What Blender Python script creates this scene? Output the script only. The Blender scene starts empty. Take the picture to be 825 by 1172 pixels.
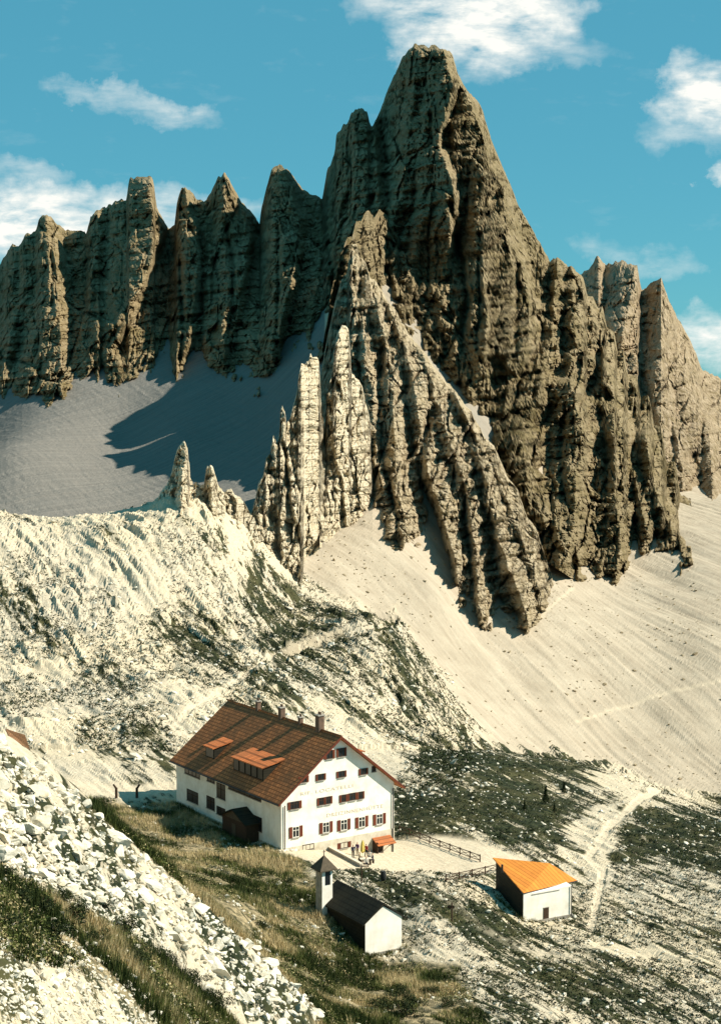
import bpy, bmesh, math, random
import numpy as np
from mathutils import Vector, Matrix
R = math.radians
random.seed(7)
S = bpy.context.scene
COL = S.collection

# ------------------------------------------------------------------ camera, sky, sun, exposure
F, PITCH, H = 1868.0, R(4.4), 60.0          # focal length in px of an 825x1172 picture, downward pitch, eye height
CP, SP = math.cos(PITCH), math.sin(PITCH)
cam = bpy.data.objects.new('camera', bpy.data.cameras.new('camera'))
COL.objects.link(cam)
cam.location = (0, 0, H)
cam.rotation_euler = (math.pi/2 - PITCH, 0, 0)
cam.data.sensor_fit = 'VERTICAL'
cam.data.sensor_height = 24
cam.data.lens = F*24/1172
cam.data.clip_end = 20000
S.camera = cam
SUN_EL, SUN_AZ = 40.0, 89.0                 # azimuth clockwise from +Y (view direction): sun stands to the right
sd = Vector((math.sin(R(SUN_AZ))*math.cos(R(SUN_EL)), math.cos(R(SUN_AZ))*math.cos(R(SUN_EL)), math.sin(R(SUN_EL))))
sun = bpy.data.objects.new('sun', bpy.data.lights.new('sun', 'SUN'))
COL.objects.link(sun)
sun.data.energy = 5.0
sun.data.angle = R(0.5)
sun.data.color = (1.0, 0.93, 0.80)
sun.rotation_euler = sd.to_track_quat('Z', 'Y').to_euler()
S.view_settings.view_transform = 'Standard'
S.view_settings.look = 'None'
S.view_settings.exposure = 0.85
S.view_settings.gamma = 1.0
S.render.film_transparent = False

def ray(u, v):                               # direction with y component 1 through a picture point
    X, Zc = (u-412.5)/F, -(v-586)/F
    d = CP + Zc*SP
    return X/d, (Zc*CP - SP)/d
def at(u, v, Y):
    a, b = ray(u, v)
    return a*Y, Y, H + b*Y
def proj(x, y, z):
    z = z-H
    d = y*CP - z*SP
    return 412.5+F*x/d, 586-F*(z*CP+y*SP)/d

W = bpy.data.worlds.new('World'); S.world = W; W.use_nodes = True
nt = W.node_tree; N = nt.nodes; L = nt.links; N.clear()
def nn(t, **k):
    n = N.new(t)
    for a, b in k.items(): setattr(n, a, b)
    return n
def lk(a, b): L.new(a, b)
def mth(op, a, b=None, c=None, clamp=False):
    n = N.new('ShaderNodeMath'); n.operation = op; n.use_clamp = clamp
    for i, x in enumerate((a, b, c)):
        if x is None: continue
        if isinstance(x, (int, float)): n.inputs[i].default_value = x
        else: L.new(x, n.inputs[i])
    return n.outputs[0]
sky = nn('ShaderNodeTexSky'); sky.sky_type = 'NISHITA'; sky.sun_disc = False
sky.sun_elevation = R(SUN_EL); sky.sun_rotation = R(SUN_AZ); sky.altitude = 2400
tint = nn('ShaderNodeMix', data_type='RGBA', blend_type='MULTIPLY'); tint.inputs[0].default_value = 1
lk(sky.outputs[0], tint.inputs[6]); tint.inputs[7].default_value = (0.36, 0.74, 0.68, 1)
tc = nn('ShaderNodeTexCoord'); sp = nn('ShaderNodeSeparateXYZ'); lk(tc.outputs['Generated'], sp.inputs[0])
yy = mth('MAXIMUM', sp.outputs[1], 0.05)
ca = mth('DIVIDE', sp.outputs[0], yy); cb = mth('DIVIDE', sp.outputs[2], yy)
front = mth('GREATER_THAN', sp.outputs[1], 0.06)
cx = nn('ShaderNodeCombineXYZ'); lk(ca, cx.inputs[0]); lk(cb, cx.inputs[1])
def noise_w(scale, sx, sy, det=7, rough=.6, off=0):
    mp = nn('ShaderNodeMapping'); mp.inputs['Scale'].default_value = (sx, sy, 1); mp.inputs['Location'].default_value = (off, off*.7, off)
    mp.inputs['Rotation'].default_value = (0, 0, 0.12)
    lk(cx.outputs[0], mp.inputs[0])
    n = nn('ShaderNodeTexNoise'); n.inputs['Scale'].default_value = scale; n.inputs['Detail'].default_value = det; n.inputs['Roughness'].default_value = rough
    n.inputs['Distortion'].default_value = .25
    lk(mp.outputs[0], n.inputs[0]); return n.outputs[0]
nA = noise_w(22, 1, 2.2, off=3); nB = noise_w(60, 1, 3.2, off=9)
nz = mth('ADD', mth('MULTIPLY', nA, .7), mth('MULTIPLY', nB, .3))
clouds = [(548, 18, 112, 66, 1.6, .0), (455, 6, 70, 26, .75, 0), (612, 10, 60, 30, .7, 0), (815, 110, 72, 46, 1.5, 0), (790, 150, 60, 26, .55, 0), (822, 200, 34, 16, 1.0, 0),
          (10, 250, 175, 50, 1.7, .0), (150, 250, 130, 26, .9, 0), (110, 108, 62, 13, .55, .15), (175, 125, 80, 15, .6, .15), (30, 188, 70, 14, .55, .1),
          (740, 292, 75, 18, .5, .1), (818, 390, 60, 36, 1.15, 0), (230, 235, 100, 18, .55, 0), (620, 60, 90, 18, .45, 0),
          (-200, 200, 200, 60, 1.1, 0), (1100, 150, 170, 60, 1.1, 0), (1000, 330, 120, 40, 1.0, 0)]
wn_ = nn('ShaderNodeTexNoise'); wn_.inputs['Scale'].default_value = 26; wn_.inputs['Detail'].default_value = 6; wn_.inputs['Roughness'].default_value = .62
lk(cx.outputs[0], wn_.inputs[0]); wsp = nn('ShaderNodeSeparateColor'); lk(wn_.outputs[1], wsp.inputs[0])
ca2 = mth('ADD', ca, mth('MULTIPLY', mth('SUBTRACT', wsp.outputs[0], .5), .085)); cb2 = mth('ADD', cb, mth('MULTIPLY', mth('SUBTRACT', wsp.outputs[1], .5), .045))
tot = None
for (u, v, ru, rv, s, tl) in clouds:
    a0, b0 = ray(u, v)
    da = mth('SUBTRACT', ca2, a0); db = mth('SUBTRACT', cb2, b0)
    db = mth('ADD', db, mth('MULTIPLY', da, tl))
    q = mth('ADD', mth('POWER', mth('ABSOLUTE', mth('DIVIDE', da, ru*1.12/F)), 2), mth('POWER', mth('ABSOLUTE', mth('DIVIDE', db, rv*1.15/F)), 2))
    g = mth('MULTIPLY', mth('SUBTRACT', 1.0, q, clamp=True), s)
    tot = g if tot is None else mth('MAXIMUM', tot, g)
dens = mth('MULTIPLY', mth('MULTIPLY', tot, mth('MULTIPLY_ADD', mth('SUBTRACT', nz, .33), 3.3, .0, clamp=False), clamp=True), front)
wisp = mth('MULTIPLY', mth('MULTIPLY_ADD', mth('SUBTRACT', nz, .56), 1.6, 0, clamp=True), .30)
dens = mth('MAXIMUM', dens, mth('MULTIPLY', wisp, front), clamp=True)
even = nn('ShaderNodeMix', data_type='RGBA'); even.inputs[0].default_value = .68; lk(tint.outputs[2], even.inputs[6]); even.inputs[7].default_value = (.50, 2.35, 3.25, 1)
cm = nn('ShaderNodeMix', data_type='RGBA'); lk(dens, cm.inputs[0]); lk(even.outputs[2], cm.inputs[6]); cm.inputs[7].default_value = (6.3, 6.3, 5.9, 1)
bg = nn('ShaderNodeBackground'); lk(cm.outputs[2], bg.inputs[0]); bg.inputs[1].default_value = 0.09
wo = nn('ShaderNodeOutputWorld'); lk(bg.outputs[0], wo.inputs[0])

# ------------------------------------------------------------------ helpers
def tag(o, label=None, cat=None, group=None, kind=None):
    if label: o['label'] = label
    if cat: o['category'] = cat
    if group: o['group'] = group
    if kind: o['kind'] = kind
    return o
def hsh(ix, iy, iz):
    h = (ix.astype(np.int64)*374761393 + iy.astype(np.int64)*668265263 + iz.astype(np.int64)*2147483647) & 0xffffffff
    h = ((h ^ (h >> 13))*1274126177) & 0xffffffff
    h = h ^ (h >> 16)
    return (h & 0xffff).astype(np.float32)/65535.0
def vn(x, y, z=0.0):                          # value noise 0..1
    x = np.asarray(x, np.float64); y = np.asarray(y, np.float64); z = np.zeros_like(x)+z
    ix, iy, iz = np.floor(x), np.floor(y), np.floor(z)
    fx, fy, fz = x-ix, y-iy, z-iz
    fx = fx*fx*(3-2*fx); fy = fy*fy*(3-2*fy); fz = fz*fz*(3-2*fz)
    def c(a, b, d): return hsh(ix+a, iy+b, iz+d)
    def l(a, b, t): return a+(b-a)*t
    return l(l(l(c(0,0,0), c(1,0,0), fx), l(c(0,1,0), c(1,1,0), fx), fy), l(l(c(0,0,1), c(1,0,1), fx), l(c(0,1,1), c(1,1,1), fx), fy), fz)
def fbm(x, y, z=0.0, o=4, g=.5):
    s = 0; a = 1; t = 0
    for i in range(o):
        s = s + a*vn(x*2**i+17.3*i, y*2**i+5.1*i, np.asarray(z)*2**i+3.7*i); t += a; a *= g
    return s/t
def worley(x, y, seed):
    ix, iy = np.floor(x), np.floor(y); z = np.zeros_like(ix)
    F1 = np.full(x.shape, 9.0); F2 = np.full(x.shape, 9.0); rid = np.zeros(x.shape); ox_ = np.zeros(x.shape); oy_ = np.zeros(x.shape)
    for a in (-1, 0, 1):
        for b in (-1, 0, 1):
            px = ix+a+hsh(ix+a, iy+b, z+seed); py = iy+b+hsh(ix+a, iy+b, z+seed+71)
            d = np.hypot(px-x, py-y); id_ = hsh(ix+a, iy+b, z+seed+143)
            c = d < F1
            F2 = np.where(c, F1, np.minimum(F2, d)); rid = np.where(c, id_, rid); ox_ = np.where(c, x-px, ox_); oy_ = np.where(c, y-py, oy_); F1 = np.where(c, d, F1)
    return F1, F2, rid, ox_, oy_
def facets(x, y, seed):
    """broken blocks: each cell a tilted plane of its own, with a crack round it"""
    F1, F2, rid, ox_, oy_ = worley(x, y, seed)
    t1 = np.modf(rid*37.1)[0]-.5; t2 = np.modf(rid*91.7)[0]-.5
    return (rid-.5)+ox_*t1*1.6+oy_*(t2-.2)*1.3-np.clip(.10-(F2-F1), 0, .1)*3.6
def ridged(x, y, z=0.0, o=4, g=.5):
    s = 0; a = 1; t = 0
    for i in range(o):
        s = s + a*(1-np.abs(2*vn(x*2**i+11.3*i, y*2**i+9.1*i, np.asarray(z)*2**i+3.7*i)-1)); t += a; a *= g
    return s/t
def sst(a, b, x):
    t = np.clip((x-a)/(b-a), 0, 1); return t*t*(3-2*t)

def np_mesh(name, co, faces, mat, nside=4, attrs=None, smooth=False, parent=None):
    me = bpy.data.meshes.new(name)
    co = np.asarray(co, np.float32).reshape(-1, 3); faces = np.asarray(faces, np.int32).reshape(-1, nside)
    me.vertices.add(len(co)); me.vertices.foreach_set('co', co.ravel())
    me.loops.add(faces.size); me.loops.foreach_set('vertex_index', faces.ravel())
    me.polygons.add(len(faces)); me.polygons.foreach_set('loop_start', np.arange(0, faces.size, nside, dtype=np.int32))
    me.update(calc_edges=True)
    me.polygons.foreach_set('use_smooth', np.full(len(faces), smooth))
    for k, a in (attrs or {}).items():
        at_ = me.attributes.new(k, 'FLOAT', 'POINT'); at_.data.foreach_set('value', np.asarray(a, np.float32).ravel())
    me.materials.append(mat)
    o = bpy.data.objects.new(name, me); COL.objects.link(o)
    if parent: o.parent = parent
    return o
def grid_faces(nr, nc):
    i = np.arange(nr*nc).reshape(nr, nc)
    return np.stack([i[:-1, :-1], i[:-1, 1:], i[1:, 1:], i[1:, :-1]], -1).reshape(-1, 4)

class Mat:                                    # small node-graph builder
    def __init__(s, name, rough=.9, spec=.15):
        s.m = bpy.data.materials.new(name); s.m.use_nodes = True; s.t = s.m.node_tree
        s.b = s.t.nodes['Principled BSDF']; s.b.inputs['Roughness'].default_value = rough
        s.b.inputs['Specular IOR Level'].default_value = spec
        g = s.n('ShaderNodeNewGeometry'); s.pos = g.outputs['Position']
        o = s.n('ShaderNodeTexCoord'); s.obj = o.outputs['Object']
    def n(s, t, **k):
        x = s.t.nodes.new(t)
        for a, b in k.items(): setattr(x, a, b)
        return x
    def put(s, v, i):
        if isinstance(v, (int, float)): i.default_value = v
        elif isinstance(v, tuple): i.default_value = v if len(v) == len(i.default_value) else (*v, 1)
        else: s.t.links.new(v, i)
    def mapping(s, src, scale=(1, 1, 1), rot=(0, 0, 0)):
        # rotate first, then scale along the rotated axes
        r = s.n('ShaderNodeMapping'); r.inputs['Rotation'].default_value = rot; s.put(src, r.inputs[0])
        q = s.n('ShaderNodeMapping'); q.inputs['Scale'].default_value = scale; s.put(r.outputs[0], q.inputs[0])
        return q.outputs[0]
    def noise(s, src, scale, det=4, rough=.55, dist=0):
        x = s.n('ShaderNodeTexNoise'); x.inputs['Scale'].default_value = scale; x.inputs['Detail'].default_value = det
        x.inputs['Roughness'].default_value = rough; x.inputs['Distortion'].default_value = dist; s.put(src, x.inputs[0]); return x.outputs[0]
    def voro(s, src, scale, feat='F1'):
        x = s.n('ShaderNodeTexVoronoi'); x.feature = feat; x.inputs['Scale'].default_value = scale; s.put(src, x.inputs[0]); return x
    def attr(s, name):
        x = s.n('ShaderNodeAttribute'); x.attribute_name = name; return x.outputs['Fac']
    def math(s, op, a, b=None, c=None, clamp=False):
        x = s.n('ShaderNodeMath'); x.operation = op; x.use_clamp = clamp
        for i, v in enumerate((a, b, c)):
            if v is not None: s.put(v, x.inputs[i])
        return x.outputs[0]
    def ramp(s, f, lo, hi, a=0.0, b=1.0):
        x = s.n('ShaderNodeMapRange'); x.clamp = True; s.put(f, x.inputs[0])
        for i, v in enumerate((lo, hi, a, b)): s.put(v, x.inputs[i+1])
        return x.outputs[0]
    def mix(s, f, a, b, mode='MIX'):
        x = s.n('ShaderNodeMix'); x.data_type = 'RGBA'; x.blend_type = mode
        s.put(f, x.inputs[0]); s.put(a, x.inputs[6]); s.put(b, x.inputs[7]); return x.outputs[2]
    def color(s, c): s.put(c, s.b.inputs['Base Color']); return s
    def bump(s, h, strength=.5, dist=.1):
        x = s.n('ShaderNodeBump'); x.inputs['Strength'].default_value = strength; x.inputs['Distance'].default_value = dist
        s.put(h, x.inputs['Height']); s.put(x.outputs[0], s.b.inputs['Normal']); return s

# ------------------------------------------------------------------ rock, scree and ground materials
def rock_mat(name, dark, mid, pale, sc=1.0, pale_amt=.62, strata=.5, bumpd=2.0):
    m = Mat(name)
    v = m.mapping(m.pos, (1, 1, .28))
    n1 = m.noise(v, .035/sc, 8, .62, .4)
    n2 = m.noise(m.pos, .14/sc, 8, .7)
    n3 = m.noise(v, .32/sc, 7, .72)
    st = m.noise(m.mapping(m.pos, (.05, .05, 1), (.06, -.05, 0)), .22/sc, 5, .7)
    c = m.mix(m.ramp(n1, .36, .62), dark, mid)
    c = m.mix(m.ramp(n2, pale_amt-.12, pale_amt+.1), c, pale)
    c = m.mix(m.ramp(m.noise(m.pos, .012/sc, 4, .6), .50, .64, 0, .55), c, m.mix(.5, mid, pale))
    c = m.mix(m.math('MULTIPLY', m.ramp(st, .42, .62), strata), c, m.mix(.6, c, pale))
    mo = m.noise(m.pos, .55/sc, 6, .8)
    c = m.mix(m.ramp(mo, .44, .60), m.mix(.35, c, tuple(x*.45 for x in dark)), c)
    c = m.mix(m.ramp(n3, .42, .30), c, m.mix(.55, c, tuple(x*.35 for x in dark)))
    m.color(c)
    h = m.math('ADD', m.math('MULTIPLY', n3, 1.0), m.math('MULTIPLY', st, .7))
    h = m.math('ADD', h, m.math('MULTIPLY', m.noise(m.pos, 1.1/sc, 5, .75), .5))
    m.bump(h, 1.0, bumpd)
    return m.m
M = {}
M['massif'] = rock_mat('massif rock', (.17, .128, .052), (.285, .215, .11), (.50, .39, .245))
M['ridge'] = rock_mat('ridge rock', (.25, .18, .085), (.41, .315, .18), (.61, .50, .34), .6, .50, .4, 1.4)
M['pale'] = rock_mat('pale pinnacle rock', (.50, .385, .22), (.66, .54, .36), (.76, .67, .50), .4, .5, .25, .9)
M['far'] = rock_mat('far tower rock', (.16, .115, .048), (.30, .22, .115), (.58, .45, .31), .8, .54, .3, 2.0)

def ground_mat():
    m = Mat('mountain ground')
    veg, path, scr, shr, brush = (m.attr(k) for k in ('veg', 'path', 'scree', 'shade_gully_tone', 'brush'))
    ang = 1.12                                             # fall line, radians from +X: streaks run down towards the right
    along = m.mapping(m.pos, (.11, 1, .6), (0, 0, ang))
    n_s = m.noise(along, .55, 7, .66, .3)
    n_b = m.noise(along, .13, 6, .6, .5)
    n_f = m.noise(m.pos, 1.6, 6, .75)
    n_l = m.noise(m.pos, .03, 4)
    rockc = m.mix(m.ramp(n_f, .30, .70), (.32, .265, .18), (.55, .485, .37))
    rockc = m.mix(m.ramp(n_l, .4, .62), rockc, m.mix(.35, rockc, (.60, .48, .30)))
    # scree: finer, warm grey with long streaks
    cbn = m.n('ShaderNodeCombineXYZ'); m.put(m.math('MULTIPLY', m.attr('along'), .05), cbn.inputs[0]); m.put(m.attr('fall'), cbn.inputs[1]); lng = cbn.outputs[0]
    n_lng = m.noise(lng, .55, 9, .78, .2)
    sc = m.mix(m.ramp(m.math('ADD', m.math('MULTIPLY', n_lng, .5), m.math('MULTIPLY', m.noise(m.pos, .09, 9, .75), .5)), .38, .62), (.28, .23, .165), (.45, .385, .29))
    sc = m.mix(m.ramp(n_f, .25, .75), m.mix(.45, sc, (.30, .25, .18)), sc)
    c = m.mix(scr, rockc, sc)
    c = m.mix(shr, c, m.mix(m.ramp(n_lng, .35, .65), (.14, .129, .112), (.205, .19, .165)))  # shade of the left scree put into colour; gully's own grey-brown too
    # vegetation between the slabs, and shadows painted in with it
    n_m = m.noise(m.mapping(m.pos, (.14, 1, .8), (0, 0, ang)), 1.0, 6, .7, .3)
    f = m.math('ADD', m.math('MULTIPLY', n_s, .26), m.math('ADD', m.math('MULTIPLY', n_b, .34), m.math('ADD', m.math('MULTIPLY', n_m, .24), m.math('MULTIPLY', n_f, .16))))
    edge = m.math('SUBTRACT', .645, m.math('MULTIPLY', veg, .20))
    d = m.ramp(f, edge, m.math('ADD', edge, .025))
    vegc = m.mix(m.ramp(m.noise(m.pos, .9, 5, .7), .38, .62), (.006, .010, .004), (.030, .036, .013))
    vegc = m.mix(m.ramp(m.noise(m.pos, .12, 5, .7), .45, .62), vegc, m.mix(.25, vegc, (.16, .13, .05)))
    c = m.mix(d, c, vegc)
    c = m.mix(brush, c, m.mix(m.ramp(m.noise(m.pos, .7, 8, .8), .42, .60), (.03, .032, .013), (.36, .28, .16)))
    pth = m.mix(m.ramp(m.noise(m.pos, 1.8, 6, .8), .3, .7), (.40, .32, .22), (.60, .52, .38))
    c = m.mix(path, c, pth)
    m.color(c)
    h = m.math('ADD', m.math('MULTIPLY', n_f, .5), m.math('MULTIPLY', m.math('MULTIPLY', n_s, m.math('SUBTRACT', 1, scr)), 1.0))
    m.bump(h, .8, .35)
    return m.m
M['ground'] = ground_mat()

# ------------------------------------------------------------------ the ground: one height field through surveyed points
CTRL = [  # (u, v, distance)
 # near bank: crest, camera side, far side
 (0,845,110),(60,890,110),(110,937,112),(160,975,115),(205,1012,117),(250,1050,120),(300,1092,123),(350,1140,125),(372,1166,127),
 (-150,760,108),(0,1000,85),(140,1080,92),(290,1165,108),(0,1165,68),(150,1165,82),(0,920,98),(100,1000,102),(200,1080,107),
 (-150,1100,65),(430,1300,112),(100,1500,55),(500,1500,90),(-150,1500,52),(850,1500,110),
 (0,885,135),(60,930,137),(110,972,138),(160,1010,140),(205,1045,142),(250,1078,143),(300,1115,145),(-100,800,135),
 # slope behind it down to the hut
 (230,1000,185),(200,1003,170),(250,1045,150),(330,1110,150),(300,1055,165),(362,1062,173),(378,1052,177),(345,1032,183),(300,1005,192),(405,1090,170),(425,1106,168),(455,1096,171),(440,1104,169),(410,1165,140),(470,1165,142),(395,1122,160),
 (200,962,212),(150,935,222),(125,914,232),(60,888,243),(100,860,262),(0,858,262),(-100,850,260),(270,985,200),
 # lower right foreground
 (600,1165,147),(825,1165,157),(825,1060,190),(740,1110,172),(600,1100,170),(520,1090,170),(598,1057,190),(654,1061,190),(700,1000,215),(760,960,240),(825,1000,215),(950,1100,180),
 (480,1040,180),(560,1050,185),(520,1012,199),(550,1020,197),(980,950,250),
 # plateau right of the hut
 (600,950,235),(500,900,265),(500,940,238),(480,870,290),(560,862,305),(640,872,300),(725,892,298),(780,918,290),(825,935,280),(700,925,262),(620,900,275),(960,960,285),
 # scree below the ridge, right
 (700,862,440),(825,882,440),(600,850,420),(540,868,345),(500,760,440),(575,712,500),(440,720,440),(480,622,520),(400,602,510),(430,596,515),(530,682,505),(640,690,535),(825,760,500),
 (825,700,560),(700,752,500),(640,640,590),(590,547,640),(560,482,680),(500,410,735),(430,322,790),(700,650,620),(745,642,640),(790,614,680),(825,577,800),(770,562,840),(980,600,800),(980,800,500),(980,900,430),
 (640,780,470),(500,680,480),(380,632,480),(347,625,482),
 # bright spur on the left
 (0,613,400),(60,616,405),(130,601,415),(200,575,430),(250,577,440),(290,602,458),(344,678,445),(-150,600,400),(400,714,400),(450,715,405),(380,712,412),
 (300,700,400),(200,700,370),(100,720,350),(0,740,340),(-150,760,330),(300,790,318),(200,800,300),(100,815,290),(0,815,285),(400,800,330),(470,842,330),(330,850,285),(440,880,280),(250,850,275),(480,790,370),
 # shaded scree behind
 (0,520,680),(0,490,800),(30,467,810),(76,442,830),(114,424,850),(145,497,740),(200,420,830),(265,427,790),(346,392,760),(200,500,700),(300,470,700),(100,560,620),(-150,560,800),(360,480,640),
]
CXYZ = [at(*c) for c in CTRL]
CXYZ += [(-120,560,12.7),(-60,500,12),(-45,530,18),(-20,540,20),(-200,500,12),(60,360,-36),(90,350,-37),(120,350,-38),(40,372,-30),(150,330,-36),
         (-300,1300,120),(0,1300,120),(300,1300,-20),(-400,2600,60),(0,2600,50),(400,2600,-60),(-300,900,80),(300,900,-25),(0,900,105),(150,900,18),(240,1050,-5)]
HUT_O = (-10.22, 207.1); HUT_YAW = .597; HW, HL, HE, HA = 17.8, 28.8, 6.7, 14.15
hu = np.array([math.cos(HUT_YAW), math.sin(HUT_YAW)]); hv = np.array([-math.sin(HUT_YAW), math.cos(HUT_YAW)])
def hut_xy(a, b): return (HUT_O[0]+a*hu[0]+b*hv[0], HUT_O[1]+a*hu[1]+b*hv[1])
def pad_z(a, b): return np.interp(a, [-6, 3, 8, 15, 34], [.1, -.1, -1.0, -3.0, -3.2])
for a in (-5, 2, 10, 18, 26):
    for b in (-7, 3, 14, 26, 31):
        if a == -5 and b < 0: continue
        if a == 26 and b > 10: continue
        CXYZ.append((*hut_xy(a, b), float(pad_z(a, b))))
CXYZ.append((*hut_xy(31, -3), -3.3)); CXYZ.append((*hut_xy(27, 18), -6)); CXYZ.append((*hut_xy(10, -12), -1.7)); CXYZ.append((*hut_xy(20, -12), -3.0))
CX = np.array(CXYZ)
def warp(x, y):                                # log-ish space so near and far points interpolate alike
    return np.stack([x/y*3.0, np.log(y)], -1)
P0 = warp(CX[:, 0], CX[:, 1]); zr = CX[:, 2]
def tps(d2): return np.where(d2 > 1e-12, .5*d2*np.log(d2+1e-12), 0)
n_ = len(P0)
A_ = np.zeros((n_+3, n_+3)); D2 = ((P0[:, None]-P0[None])**2).sum(-1)
A_[:n_, :n_] = tps(D2)+np.eye(n_)*2e-5; A_[:n_, n_] = 1; A_[:n_, n_+1:] = P0; A_[n_, :n_] = 1; A_[n_+1:, :n_] = P0.T
sol = np.linalg.solve(A_, np.concatenate([zr, np.zeros(3)]))
def base_z(x, y):
    p = warp(x, y).reshape(-1, 2); out = np.empty(len(p))
    for i in range(0, len(p), 60000):
        q = p[i:i+60000]; d2 = ((q[:, None]-P0[None])**2).sum(-1)
        out[i:i+60000] = tps(d2)@sol[:n_] + sol[n_] + q@sol[n_+1:]
    return out.reshape(np.shape(x))
# fan-shaped grid: fine near, coarse far
acol = np.concatenate([np.linspace(-.46, -.25, 60)[:-1], np.linspace(-.25, .25, 440), np.linspace(.25, .46, 60)[1:]])
yrow = np.exp(np.concatenate([np.linspace(math.log(46), math.log(900), 1050)[:-1], np.linspace(math.log(900), math.log(4200), 90)]))
YY, AA = np.meshgrid(yrow, acol, indexing='ij'); XX = AA*YY
# interpolate the smooth part on a coarser lattice for speed
gc, gy = np.linspace(-.47, .47, 190), np.linspace(math.log(45), math.log(4300), 420)
GY, GC = np.meshgrid(np.exp(gy), gc, indexing='ij'); GZ = base_z(GC*GY, GY)
def bil(G, x, y):
    a = np.clip((x/y-gc[0])/(gc[1]-gc[0]), 0, len(gc)-1.001); b = np.clip((np.log(y)-gy[0])/(gy[1]-gy[0]), 0, len(gy)-1.001)
    i, j = a.astype(int), b.astype(int); fa, fb = a-i, b-j
    return G[j, i]*(1-fa)*(1-fb)+G[j, i+1]*fa*(1-fb)+G[j+1, i]*(1-fa)*fb+G[j+1, i+1]*fa*fb
ZB = bil(GZ, XX, YY)

def in_poly(u, v, poly, soft=10):
    """soft inside mask: 1 inside, 0 outside, blurred over `soft` px"""
    p = np.array(poly, float); inside = np.zeros(u.shape, bool); dmin = np.full(u.shape, 1e9)
    for k in range(len(p)):
        x1, y1 = p[k]; x2, y2 = p[(k+1) % len(p)]
        c = ((y1 > v) != (y2 > v)) & (u < (x2-x1)*(v-y1)/((y2-y1) if y2 != y1 else 1e-9)+x1)
        inside ^= c
        t = np.clip(((u-x1)*(x2-x1)+(v-y1)*(y2-y1))/max((x2-x1)**2+(y2-y1)**2, 1e-9), 0, 1)
        dmin = np.minimum(dmin, np.hypot(u-(x1+t*(x2-x1)), v-(y1+t*(y2-y1))))
    sd_ = np.where(inside, dmin, -dmin)
    return sst(-soft, soft, sd_)
def near_line(u, v, line, w):
    dmin = np.full(u.shape, 1e9)
    for (x1, y1), (x2, y2) in zip(line[:-1], line[1:]):
        t = np.clip(((u-x1)*(x2-x1)+(v-y1)*(y2-y1))/max((x2-x1)**2+(y2-y1)**2, 1e-9), 0, 1)
        dmin = np.minimum(dmin, np.hypot(u-(x1+t*(x2-x1)), v-(y1+t*(y2-y1))))
    return 1-sst(w*.6, w*1.3, dmin)

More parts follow.
